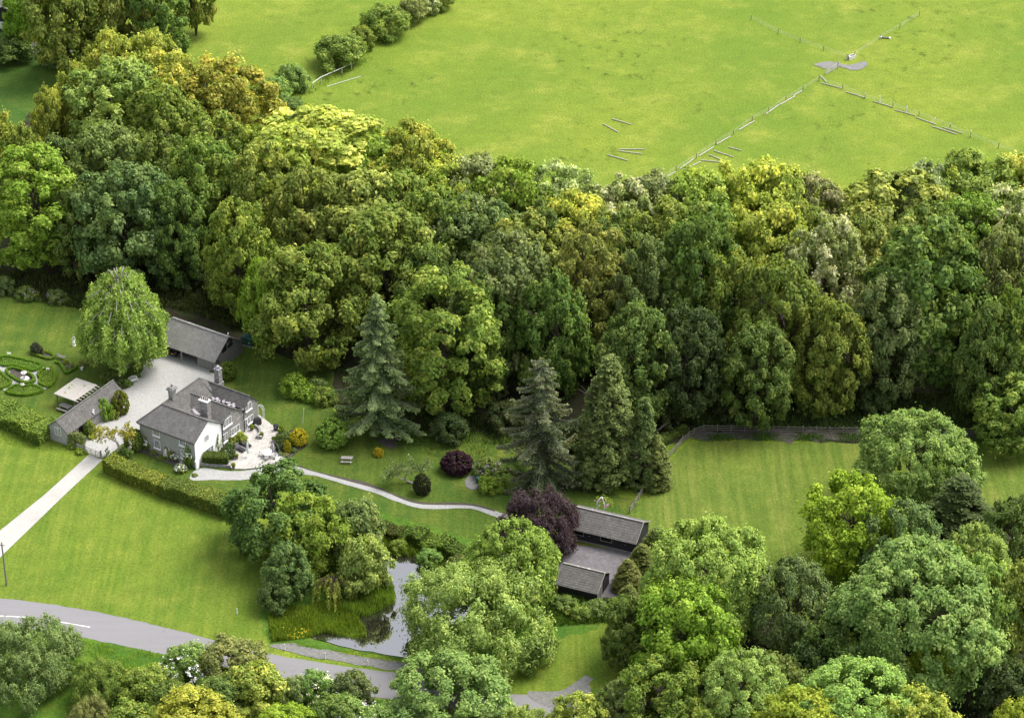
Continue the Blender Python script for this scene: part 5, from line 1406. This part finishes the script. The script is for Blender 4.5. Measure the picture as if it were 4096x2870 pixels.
# pergola, tables, benches, urn, fountain
pg = thing('pergola', 'pergola with pale slatted roof beside the outbuilding', 'pergola', (-70.3, 359.0, 0), SA)
b = MB()
for i in range(26): b.bx(.05+i*.22, .24+i*.22, -.1, 4.25, 2.42, 2.46)
b.build('slatted_roof', 'pale_wood', pg)
for i in range(8): MB().bx(.1+i*.76, .24+i*.76, -.75, 4.2, 2.27, 2.417).build('rafter', 'pale_wood', pg)
for x in (.35, 5.3):
    for y in (.3, 3.9): MB().bx(x-.08, x+.08, y-.08, y+.08, 0, 2.265).build('post', 'old_oak', pg)
scat = scatter_crown(pg, [(.4, 3.9, 1.6, .35), (.3, 4.2, 2.2, .3), (2.6, 3.1, 2.6, .35), (3.6, 3.3, 2.6, .2), (4.4, 1.4, 2.6, .25), (1.2, 2.8, 2.55, .2), (.2, 4.1, .9, .4)], 120, .1, 'lime', 3)
scat.name = 'climber'
def picnic(label, loc, rz, mat='weathered_wood'):
    t = thing('picnic_table', label, 'picnic table', loc, rz)
    for i in range(5): MB().bx(-.9, .9, -.38+i*.155, -.24+i*.155, .72, .76).build('table_board', mat, t)
    for y in (-.75, .75): MB().bx(-.9, .9, y-.14, y+.14, .42, .46).build('seat', mat, t)
    for x in (-.65, .65):
        MB().bar((x, -.7, 0), (x, -.2, .71), .06, .1).bar((x, .7, 0), (x, .2, .71), .06, .1).bar((x, -.75, .39), (x, .75, .39), .05, .08).build('leg', mat, t)
    return t
pp = K(1065, 1200); pn = picnic('wooden picnic table by the pergola and outbuilding', (pp.x, pp.y+.4, 0), SA+math.pi/2)
pn.scale = (1.15, 1.15, 1)
pp = L(780, 895); picnic('grey wooden picnic bench on the open garden lawn', (pp.x, pp.y, 0), R_(-4))


def bench(name, label, loc, rz, mat, arch=False):
    t = thing(name, label, 'bench', loc, rz)
    for i in range(4): MB().bx(-.75, .75, -.22+i*.13, -.12+i*.13, .42, .45).build('seat', mat, t)
    b = MB()
    for i in range(11):
        x = -.7+i*.14; b.bx(x-.02, x+.02, .26, .3, .5, .9+(.2*math.cos(x*2) if arch else 0))
    b.bar((-.75, .28, .5), (.75, .28, .5), .04)
    pts = [(-.75+i*.15, .28, .92+(.2*math.cos((-.75+i*.15)*2) if arch else 0)) for i in range(11)]
    b.tube(pts, .035, 5); b.build('backrest', mat, t)
    for x in (-.75, .75):
        MB().bx(x-.03, x+.03, -.25, -.19, 0, .65).build('leg', mat, t); MB().bx(x-.03, x+.03, .25, .31, 0, .95).build('leg', mat, t)
        MB().bx(x-.04, x+.04, -.27, .3, .653, .69).build('armrest', mat, t)
    return t


pp = K(2190, 735); bench('garden_bench', 'white arched-back bench on the edge of the gravel court', (pp.x, pp.y, 0), R_(35), 'white_paint', True)
pp = K(1010, 345); bench('garden_bench', 'weathered wooden bench between the two outer rose beds', (pp.x, pp.y, 0), R_(150), 'weathered_wood')

p = K(405, 690); t = thing('fountain', 'two-tiered pale stone fountain in the oval box ring', 'fountain', (p.x, p.y, 0))
MB().lathe([(.75, 0), (.8, .15), (.78, .3), (.6, .32), (.3, .35), (.22, .5)], (0, 0, 0), 18).build('basin', 'carved_stone', t)
MB().lathe([(.2, .5), (.13, .7), (.16, 1.0), (.12, 1.15)], (0, 0, 0), 12).build('stem', 'carved_stone', t)
MB().lathe([(.12, 1.15), (.45, 1.28), (.52, 1.42), (.44, 1.42), (.3, 1.34), (.1, 1.34), (.08, 1.6), (.02, 1.7)], (0, 0, 0), 16).build('bowl', 'carved_stone', t)
p = K(1345, 530); t = thing('urn_planter', 'white urn with upright grassy plant on the lawn', 'planter', (p.x, p.y, 0))
MB().lathe([(.18, 0), (.12, .12), (.2, .25), (.27, .5), (.3, .55), (.25, .56)], (0, 0, 0), 12).build('urn', 'white_paint', t)
scatter_crown(t, [(0, 0, .8, .25), (0, 0, 1.15, .22), (0, 0, 1.45, .15)], 260, .12, 'oliv', 2)
def standard_rose(label, x, y, h, n):
    p = K(x, y); t = thing('standard_rose', label, 'rose', (p.x, p.y, 0)); MB().tube([(0, 0, 0), (0, 0, h)], .03, 5).build('stem', 'bark', t)
    scatter_crown(t, [(0, 0, h, .3)], 300, .08, 'mid', 1); blossom(t, .3, .42, n, 'petal_white', .06, 3, h-.2)
standard_rose('white standard rose in the half-moon bed before the fountain', 385, 880, 1.35, 26)
standard_rose('white standard rose in the shield-shaped bed', 795, 600, 1.1, 14)
standard_rose('white standard rose behind the long knot garden bed', 160, 360, 1.25, 14)
p = K(1215, 130); t = thing('garden_statue', 'white garden statue under the left skirt of the weeping beech', 'statue', (p.x, p.y, 0))
MB().lathe([(.3, 0), (.3, .1), (.22, .15), (.22, .6), (.28, .65), (.28, .7)], (0, 0, 0), 10).build('pedestal', 'white_paint', t)
MB().tube([(0, 0, .7), (.02, 0, 1.0), (-.03, 0, 1.35), (.05, 0, 1.7), (.06, 0, 1.8), (.05, 0, 2.0)], [.22, .2, .17, .15, .07, .1], 10).tube([(-.05, 0, 1.6), (-.25, -.1, 1.3), (-.1, -.2, 1.15)], [.06, .05, .04], 6).tube([(.1, 0, 1.6), (.3, 0, 1.35), (.35, -.1, 1.1)], [.06, .05, .04], 6).build('figure', 'white_paint', t)

# ---------------------------------------------------------------- patio furniture
def on(f, x, y): return f(x, y, PZ)
p = A(1030, 1120, .95); t = thing('round_table', 'round white dining table on the patio', 'table', (p.x, p.y, PZ))
MB().lathe([(.88, .7), (.9, .72), (.9, .75), (.87, .76)], (0, 0, 0), 28).build('table_top', 'white_paint', t)
for k in range(4): MB().bar((.5*math.cos(k*1.571+.4), .5*math.sin(k*1.571+.4), 0), (.6*math.cos(k*1.571+.4), .6*math.sin(k*1.571+.4), .7), .06).build('leg', 'pale_metal', t)
tc = Vector((p.x, p.y, PZ))
def chair(loc, rz, label):
    t = thing('garden_chair', label, 'chair', loc, rz, 'chairs round the white patio table')
    MB().bx(-.25, .25, -.25, .25, .43, .46).build('seat', 'pale_metal', t)
    b = MB()
    for i in range(6): b.bx(-.24+i*.09, -.2+i*.09, .24, .27, .46, .95)
    b.bx(-.27, .27, .23, .28, .95, 1.0); b.build('backrest', 'pale_metal', t)
    for x in (-.23, .23):
        for y in (-.23, .25): MB().bx(x-.02, x+.02, y-.02, y+.02, 0, .427).build('leg', 'pale_metal', t)
        MB().bx(x-.03, x+.03, -.25, .25, .64, .67).build('armrest', 'pale_metal', t)
    return t
ch0 = None
for ang, lab in ((170, 'slatted patio chair at the left side of the round table'), (262, 'slatted patio chair in front of the round table, back to the path'), (335, 'slatted patio chair at the right of the round table under the cantilever parasol'), (80, 'slatted patio chair behind the round table')):
    a = R_(ang); loc = tc+Vector((math.cos(a)*1.12, math.sin(a)*1.12, 0)); rz = a-math.pi/2
    ch0 = chair(loc, rz, lab) if ch0 is None else (copy_thing(ch0, loc, rz, lab), ch0)[1]
p = on(A, 605, 1215); t = thing('closed_parasol', 'closed white parasol on a round base beside the loungers', 'parasol', p)
MB().lathe([(.42, 0), (.42, .06), (.1, .1)], (0, 0, 0), 18).build('base', 'pale_metal', t)
MB().tube([(0, 0, .05), (-.05, 0, 2.9)], .03, 7).build('pole', 'black_metal', t)
MB().tube([(-.01, 0, .75), (-.02, 0, 1.2), (-.04, 0, 2.4), (-.05, 0, 2.85)], [.2, .24, .16, .05], 9).build('canopy', 'canvas', t)
p = on(A, 1262, 1255); t = thing('cantilever_parasol', 'cantilever parasol with folded grey canopy and curved mast over the round table', 'parasol', p)
MB().bx(-.5, .5, -.5, .5, 0, .09).build('base', 'white_paint', t)
MB().tube([(0, 0, .09), (0, 0, 1.2), (.05, .1, 1.6)], .05, 7).build('post', 'blue_grey_metal', t)
MB().tube([(.25, 0, .5), (.2, .1, 1.4), (-.1, .3, 2.3), (-.6, .5, 2.9), (-.98, .6, 3.1)], .045, 7).build('mast', 'blue_grey_metal', t)
MB().tube([(-.98, .6, 3.05), (-.98, .6, 2.4), (-.93, .6, 1.2), (-.93, .6, .9)], [.05, .15, .24, .17], 9).build('canopy', 'grey_canvas', t)
def lounger(head, foot, label, cp=None):
    d = foot-head; rz = math.atan2(d.y, d.x)
    if cp: return copy_thing(cp, head, rz, label)
    t = thing('sun_lounger', label, 'sun lounger', head, rz, 'dark loungers on the patio')
    MB().bx(.7, 2.0, -.36, .36, .24, .4).build('seat_pad', 'dark_plastic', t)
    b = MB(); b.bar((.7, 0, .36), (.08, 0, .95), .7, .14); b.build('backrest', 'dark_plastic', t)
    b = MB(); b.bx(0, 2.0, -.38, -.33, .18, .24).bx(0, 2.0, .33, .38, .18, .24).bx(.1, .16, -.33, .33, .18, .24); b.build('frame', 'black_metal', t)
    for x in (.1, 1.85):
        for y in (-.33, .33): MB().bx(x-.03, x+.03, y-.03, y+.03, 0, .177).build('leg', 'black_metal', t)
    return t
l0 = lounger(on(A, 330, 1020), on(A, 535, 1120), 'dark lounger nearest the clipped dome on the patio')
lounger(on(A, 455, 930), on(A, 670, 1035), 'dark lounger behind the other with raised back, beside the house shrub', l0)
p = on(A, 800, 520); t = thing('covered_barbecue', 'barbecue under a black cover against the end gable', 'barbecue', p, R_(25))
b = MB(); b.section([(-.62, .12), (.62, .12), (.66, .7), (.62, 1.0), (.45, 1.18), (-.45, 1.18), (-.62, 1.0), (-.66, .7)], -.34, .34); b.build('cover', 'dark_plastic', t)
for x in (-.5, .5): MB().tube([(x, -.3, .07), (x, -.22, .07)], .07, 8).build('wheel', 'black_metal', t); MB().tube([(x, .22, .07), (x, .3, .07)], .07, 8).build('wheel', 'black_metal', t)
p = on(A, 1200, 640); t = thing('kettle_barbecue', 'round black covered kettle barbecue at the patio back edge', 'barbecue', p)
MB().lathe([(.36, .05), (.38, .5), (.42, .75), (.4, .95), (.25, 1.12), (.05, 1.16)], (0, 0, 0), 16).build('cover', 'dark_plastic', t)
MB().bx(-.06, .08, -.425, -.41, .68, .8).build('badge', 'white_paint', t)
for k in range(3): MB().bx(.25*math.cos(k*2.1)-.03, .25*math.cos(k*2.1)+.03, .25*math.sin(k*2.1)-.03, .25*math.sin(k*2.1)+.03, 0, .047).build('leg', 'black_metal', t)
def box_pot(x, y, r, label, h=.4):
    p = on(A, x, y); t = thing('box_ball_pot', label, 'potted plant', p, 0, 'potted box balls on the patio')
    MB().lathe([(.2*r/.3, 0), (.26*r/.3, h*.9), (.28*r/.3, h), (.2*r/.3, h)], (0, 0, 0), 12).build('pot', 'terracotta', t)
    rng = np.random.default_rng(int(x)); d = unit(rng.normal(size=(420, 3)))
    leafy(leaf_mesh('box_ball', d*r+np.array([0, 0, h+r*.75]), d+rng.normal(size=d.shape)*.4, .08*rng.uniform(.7, 1.2, 420), rng.random(420), rng), 'box_ball', t, ((.16, .22, .015), (.24, .27, .03)), int(x))
for a in ((685, 640, .36, 'potted box ball left of the curved low wall'), (905, 780, .26, 'box ball in a tall pot right of the curved low wall'), (1305, 650, .3, 'potted box ball right of the kettle barbecue'), (1278, 720, .3, 'potted box ball below the one beside the kettle barbecue'), (1150, 885, .3, 'box ball at the left edge of the dark junipers'), (358, 1250, .3, 'potted box ball right of the low clipped dome'), (290, 1450, .32, 'potted box ball at the front edge of the patio'), (1110, 1060, .22, 'small potted box ball behind the round table')): box_pot(*a)
pts = [on(A, x, y) for x, y in ((745, 575), (800, 605), (842, 650), (860, 705), (845, 760), (800, 795), (800, 815), (850, 822), (905, 822))]
b = MB(); o0 = pts[0]; sp = spline([(q.x, q.y) for q in pts], .25, False)
for a, c in zip(sp, sp[1:]): b.bar((a.x-o0.x, a.y-o0.y, .25), (c.x-o0.x, c.y-o0.y, .25), .32, .5)
o = b.build('garden_wall', 'chimney_stone'); o.location = o0; tag(o, 'low curved stone wall snaking across the patio', 'wall')
# raised hedge planter at the patio corner
c4 = [H(870, 1190), H(1215, 1215), H(1225, 1110), H(880, 1080)]
o = MB().prism([(q.x-c4[0].x, q.y-c4[0].y) for q in c4], 0, .55).build('raised_planter', 'chimney_stone'); o.location = (c4[0].x, c4[0].y, 0); tag(o, 'low stone planter wall at the patio corner beside the gravel path', 'planter')
hedge('planter_hedge', 'thick clipped hedge with a hollow top on the stone planter', [(915, 1145), (1040, 1158), (1190, 1162)], 1.9, 1.25, ((.08, .105, .022), (.13, .15, .03)), H, .11, 110, 8, lumpy=.03, z=.5)
# garden arch
p = A(880, 370); t = thing('garden_arch', 'pale green metal rose arch at the house corner', 'arch', (p.x, p.y, 0), R_(-40))
b = MB()
for y in (-.25, .25):
    b.tube([(-.65, y, 0), (-.65, y, 1.7)]+[(-.65*math.cos(k*.349), y, 1.7+.6*math.sin(k*.349)) for k in range(1, 10)]+[(.65, y, 1.7), (.65, y, 0)], .035, 5)
b.build('hoop', 'pale_metal', t)
b = MB()
for x in (-.65, .65):
    b.bar((x, 0, .1), (x, 0, 1.75), .02)
    for i in range(7): b.bar((x, -.25, .2+i*.24), (x, .25, .2+i*.24), .03)
b.tube([(-.65*math.cos(k*.349), 0, 1.7+.6*math.sin(k*.349)) for k in range(0, 10)], .012, 4)
for k in range(0, 10): b.bar((-.65*math.cos(k*.349), -.25, 1.7+.6*math.sin(k*.349)), (-.65*math.cos(k*.349), .25, 1.7+.6*math.sin(k*.349)), .03)
b.build('lattice', 'canvas', t)
p = A(1775, 500); o = MB().tube([(0, 0, 0), (.13, .06, 1.5), (.3, .1, 2.9)], .045, 6).build('white_pole', 'white_paint'); o.location = (p.x, p.y, 0); tag(o, 'thin leaning white pole on the lawn behind the patio', 'pole')
p = L(1840, 1065); t = thing('compost_bin', 'dark green bin between gravel bed and bright low shrub', 'bin', (p.x, p.y, 0))
MB().lathe([(.5, 0), (.42, .85), (.4, .9)], (0, 0, 0), 14).build('body', 'green_plastic', t); MB().lathe([(.44, .903), (.4, 1.0), (.1, 1.05)], (0, 0, 0), 14).build('lid', 'green_plastic', t)
p = T(805, 1120); t = thing('wheelbarrow', 'blue wheelbarrow beside the small stable', 'wheelbarrow', (p.x, p.y, 0), R_(30))
MB().add([(-.3, -.25, .35), (.4, -.2, .35), (.4, .2, .35), (-.3, .25, .35), (-.5, -.38, .7), (.6, -.3, .7), (.6, .3, .7), (-.5, .38, .7)], [[0, 1, 2, 3], [0, 4, 5, 1], [1, 5, 6, 2], [2, 6, 7, 3], [3, 7, 4, 0]]).build('tray', 'blue_plastic', t)
MB().tube([(.65, -.04, .2), (.65, .04, .2)], .2, 12).build('wheel', 'dark_plastic', t)
for y in (-.25, .25): MB().bar((.65, y*.2, .2), (-1.0, y*1.2, .6), .04).build('handle', 'pale_metal', t); MB().bar((-.2, y, .4), (-.3, y, 0), .04).build('leg', 'pale_metal', t)
# rose arbour by the stable
p = T(1290, 365); t = thing('rose_arbour', 'white metal arbour with pink rambler behind the long stable', 'arbour', (p.x, p.y, 0))
b = MB()
for k in range(4):
    a = k*1.571+.5; b.tube([(math.cos(a)*.8, math.sin(a)*.8, 0), (math.cos(a)*.8, math.sin(a)*.8, 1.7), (math.cos(a)*.45, math.sin(a)*.45, 2.3), (0, 0, 2.55)], .05, 5)
b.build('frame', 'white_paint', t); scatter_crown(t, [(.9, .1, 2.0, .5), (1.3, 0, 1.7, .5), (1.5, -.2, 1.2, .4), (.3, .5, 2.5, .4), (-.6, .2, 2.3, .35), (.6, -.3, 2.6, .3)], 140, .12, 'bright', 4); blossom(t, 1.3, 1.0, 9, 'petal_pink', .1, 4, 1.2)

# ---------------------------------------------------------------- poles, posts
def pole(label, base, h, arm=True):
    t = thing('telegraph_pole', label, 'pole', (base.x, base.y, 0)); MB().tube([(0, 0, -.2), (0, 0, h)], [.15, .1], 8).build('post', 'old_oak', t)
    if arm:
        MB().bar((-.5, .1, h-.5), (.4, -.1, h-.5), .08).build('crossarm', 'old_oak', t)
        for x in (-.42, .32): MB().lathe([(.05, h-.46), (.06, h-.36), (.02, h-.3)], (x, 0, 0), 6).build('insulator', 'white_paint', t)
pole('wooden telegraph pole at the left margin between drive and road', D(15, 1311), 7.6)
pole('wooden telegraph pole in front of the pond willow', D(1001, 1478), 6.0, False)
for f, x, y, lab in ((W, 245, 880, 'white marker post at the left end of the gravel layby'), (W, 530, 940, 'white marker post in the middle of the gravel layby'), (W, 831, 992, 'white marker post at the right part of the gravel layby'), (D, 532, 1376, 'white marker post alone on the front lawn')):
    p = f(x, y); t = thing('marker_post', lab, 'post', (p.x, p.y, 0), 0, 'white marker posts by the road')
    MB().tube([(0, 0, 0), (0, 0, .95), (0, 0, 1.05)], [.1, .09, .04], 8).build('post', 'white_paint', t); MB().bx(-.05, .05, -.115, -.1, .75, .88).build('reflector', 'black_metal', t)

# ---------------------------------------------------------------- pasture: gate, trough, fence posts, loose rails
p0, p1 = Q(1281, 257), Q(1343, 222); d = p1-p0; t = thing('field_gate', 'pale open field gate on the bare patch of the pasture', 'gate', (p0.x, p0.y, 0), math.atan2(d.y, d.x)); l = d.length
for z in (.15, .35, .55, .8, 1.1): MB().bx(0, l, -.03, .03, z, z+.09).build('bar', 'pale_wood', t)
for x in (.06, l*.5, l-.06): MB().bx(x-.05, x+.05, -.055, -.033, .12, 1.22).build('stile', 'pale_wood', t)
MB().bx(l, l+.22, -.1, .1, 0, 1.6).build('post', 'pale_wood', t)
p = Q(1412, 172); t = thing('water_trough', 'pale stone water trough by the field corner post', 'trough', (p.x, p.y, 0), R_(42))
b = MB(); b.bx(-1.0, 1.0, -.4, -.3, 0, .7).bx(-1.0, 1.0, .3, .4, 0, .7).bx(-1.0, -.9, -.3, .3, 0, .7).bx(.9, 1.0, -.3, .3, 0, .7).bx(-.9, .9, -.3, .3, .1, .15); b.build('tank', 'carved_stone', t)
MB().bx(-.9, .9, -.3, .3, .5, .55).build('water_surface', 'pond_water', t); MB().bx(-1.0, -.5, -.42, .42, .703, .78).build('lid', 'carved_stone', t)
p = Q(1398, 178); o = MB().bx(-.1, .1, -.1, .1, 0, 1.5).build('corner_post', 'pale_wood'); o.location = (p.x-.3, p.y-.4, 0); tag(o, 'thick wooden corner post beside the water trough', 'post')
p = Q(1586, 70); t = thing('drinker', 'low pale drinker with two white ends in the upper pasture', 'trough', (p.x, p.y, 0), R_(-12))
MB().bx(-.8, .8, -.15, .15, .1, .3).build('channel', 'terracotta', t)
for x in (-.95, .95): MB().lathe([(.2, 0), (.25, .3), (.12, .45)], (x, 0, 0), 8).build('end_block', 'white_paint', t)


def wire_fence(label, pts, h=1.15, wires=(.5, .8, 1.05)):
    P = [Q(x, y) for x, y in pts]; o = P[0]; t = thing('wire_fence', label, 'fence', (o.x, o.y, 0))
    for q in P: MB().bx(q.x-o.x-.06, q.x-o.x+.06, q.y-o.y-.06, q.y-o.y+.06, 0, h).build('post', 'old_oak', t)
    b = MB()
    for a, c in zip(P, P[1:]):
        for z in wires: b.bar((a.x-o.x, a.y-o.y, z), (c.x-o.x, c.y-o.y, z), .012)
    b.build('wire', 'pale_metal', t)


wire_fence('wire fence running from the wood edge up to the field gate', [(420, 805), (517, 748), (620, 683), (720, 613), (809, 563), (906, 491), (990, 448), (1078, 388), (1165, 338), (1248, 285)])
wire_fence('wire fence running from the field gate to the right margin', [(1248, 287), (1368, 330), (1482, 377), (1625, 422), (1758, 467), (1917, 532), (2023, 575), (2165, 630), (2320, 690)])
wire_fence('wire fence crossing the top of the pasture towards the trough', [(900, -25), (1038, 47), (1150, 92), (1271, 132), (1398, 180)])
wire_fence('wire fence from the trough up to the top right', [(1430, 160), (1560, 75), (1661, 18), (1760, -45)])
def log(x0, y0, x1, y1, label):
    a, c = Q(x0, y0), Q(x1, y1); d = c-a; t = MB()
    t.tube([(0, 0, .12), (d.x*.5, d.y*.5, .14), (d.x, d.y, .12)], [.1, .1, .09], 7); o = t.build('wooden_rail', 'bleached_wood'); o.location = (a.x, a.y, 0)
    tag(o, label, 'wooden rail', 'loose wooden rails lying in the pasture')
for a in ((190, 483, 288, 512, 'upper of the two parted rails alone in the pasture'), (142, 508, 221, 551, 'steeper rail below the upper parted rail'), (223, 638, 356, 638, 'level rail touching another in the lower pasture'), (225, 647, 343, 662, 'rail meeting the level rail at its left end'), (165, 667, 269, 696, 'rail left of and below the touching pair'),
    (459, 784, 515, 752, 'rail lying by the wire fence nearest the wood edge'), (537, 738, 607, 687, 'rail against the wire fence, second up from the wood'), (551, 743, 643, 702, 'rail spreading away from the second one on the fence line'), (634, 673, 710, 625, 'rail against the wire fence above the zigzag rails'), (645, 694, 757, 705, 'nearly level rail of the zigzag by the fence'), (687, 666, 760, 698, 'middle sloping rail of the zigzag by the fence'), (712, 646, 810, 678, 'upper rail of the zigzag by the fence'), (785, 627, 850, 645, 'faint short rail beyond the zigzag'), (725, 612, 795, 572, 'half-hidden rail along the wire fence middle'),
    (838, 539, 916, 494, 'rail along the fence just above its middle'), (976, 458, 1043, 411, 'rail along the fence in its upper third'), (1048, 410, 1124, 367, 'rail end to end with the upper-third rail'), (1115, 365, 1165, 337, 'uppermost rail on the left fence line'), (1256, 263, 1285, 296, 'short strut leaning from the fence corner by the field gate'), (1258, 299, 1362, 326, 'first rail right of the field gate'), (1387, 345, 1484, 375, 'second rail right of the field gate, ending at a white post'), (1525, 393, 1628, 424, 'rail with a white post at each end right of the gate'), (1635, 437, 1740, 466, 'rail below a white post on the right fence line'), (1746, 476, 1845, 512, 'rail with a slanting white post at its end'), (1828, 522, 1950, 561, 'pale rail, lower of the overlapping pair at right'), (1879, 525, 1981, 557, 'rail overlapping the pale one at right')): log(*a)
for x, yb, yt, sl, lab in ((1482, 375, 349, 0, 'white post at the end of the second rail'), (1559, 398, 362, -.1, 'white post at the left of the two-post rail'), (1624, 421, 395, .1, 'white post at the right of the two-post rail'), (1694, 449, 415, .05, 'tall white post in the middle of the right fence line'), (1828, 500, 475, .5, 'slanting white post on the right fence line'), (1915, 530, 504, .05, 'short white post above the overlapping rails'), (2026, 572, 539, -.15, 'white post nearest the right margin')):
    p = Q(x, yb); h = (yb-yt)/1.2784/20/.9; o = MB().tube([(0, 0, 0), (sl, 0, h)], .085, 6).build('white_post', 'white_paint'); o.location = (p.x, p.y, 0); tag(o, lab, 'post', 'white electric fence posts')
B2 = frame(0, 0, 1.609)
pts = [(2012, 572), (2066, 535), (2200, 476), (2262, 448)]; P = [B2(x, y) for x, y in pts]; o = P[0]; t = thing('field_fence', 'broken white rail fence below the dark thorn bush of the field hedge', 'fence', (o.x, o.y, 0))
for q in P: MB().tube([(q.x-o.x, q.y-o.y, 0), (q.x-o.x+.1, q.y-o.y, 1.35)], .06, 6).build('post', 'white_paint', t)
b = MB()
for a, c in zip(P, P[1:]): b.bar((a.x-o.x, a.y-o.y, 1.3), (c.x-o.x, c.y-o.y, 1.3), .08)
b.build('rail', 'white_paint', t); MB().bar((2.8, .9, .1), (9.5, 5.8, .1), .08).build('fallen_rail', 'canvas', t)

# barn at top left
p = D(12, 72); t = thing('barn', 'black timber barn with grey tiled roof in the top left corner', 'barn', (p.x+1.5, p.y, 0), R_(-8))
b = MB(); b.section([(-6, 0), (3, 0), (3, 3.2), (-1.5, 5.6), (-6, 3.2)], 0, 14); b.build('wall', 'tarred_boards', t)
b = MB(); b.slab([(-6.5, -.3, 3.05), (-1.5, -.3, 5.8), (-1.5, 14.3, 5.8), (-6.5, 14.3, 3.05)], .12).slab([(-1.5, -.3, 5.8), (3.5, -.3, 3.05), (3.5, 14.3, 3.05), (-1.5, 14.3, 5.8)], .12); b.build('roof', 'slope_tiles', t)
b = MB(); b.bx(-2.6, -1.5, -.05, -.003, .6, 2.2); b.build('door', 'canvas', t)

# ---------------------------------------------------------------- light
SUN_EL, SUN_AZ = 57.0, 63.0          # height; degrees clockwise from straight ahead (to the right)
sc = bpy.context.scene
w = bpy.data.worlds.new("World"); sc.world = w; w.use_nodes = True
nt = w.node_tree; bg = nt.nodes['Background']; sky = nt.nodes.new('ShaderNodeTexSky'); sky.sky_type = 'NISHITA'; sky.sun_disc = False
sky.sun_elevation = R_(SUN_EL); sky.sun_rotation = R_(SUN_AZ); sky.dust_density = 4.0; sky.ozone_density = 1.0; sky.air_density = 1.0
hsv = nt.nodes.new('ShaderNodeHueSaturation'); hsv.inputs['Saturation'].default_value = .3
nt.links.new(sky.outputs[0], hsv.inputs['Color']); nt.links.new(hsv.outputs[0], bg.inputs['Color']); bg.inputs['Strength'].default_value = .14
sl = bpy.data.lights.new('sun', 'SUN'); sl.energy = 1.5; sl.angle = R_(34); sl.color = (1, .95, .85)
so = bpy.data.objects.new('sun', sl); C.objects.link(so)
az, el = R_(SUN_AZ), R_(SUN_EL)
dirv = Vector((math.sin(az)*math.cos(el), math.cos(az)*math.cos(el), math.sin(el)))
so.rotation_euler = dirv.to_track_quat('Z', 'Y').to_euler(); so.location = (0, 300, 200)
sc.view_settings.view_transform = 'Standard'; sc.view_settings.look = 'None'; sc.view_settings.gamma = 1.0; sc.view_settings.exposure = 1.27
cy = sc.cycles
cy.max_bounces = 5; cy.diffuse_bounces = 4; cy.glossy_bounces = 2; cy.transmission_bounces = 3; cy.transparent_max_bounces = 4
cy.use_denoising = True
cy.denoiser = 'OPENIMAGEDENOISE'
cy.denoising_input_passes = 'RGB_ALBEDO_NORMAL'
cy.denoising_prefilter = 'ACCURATE'
cy.sample_clamp_indirect = 6.0
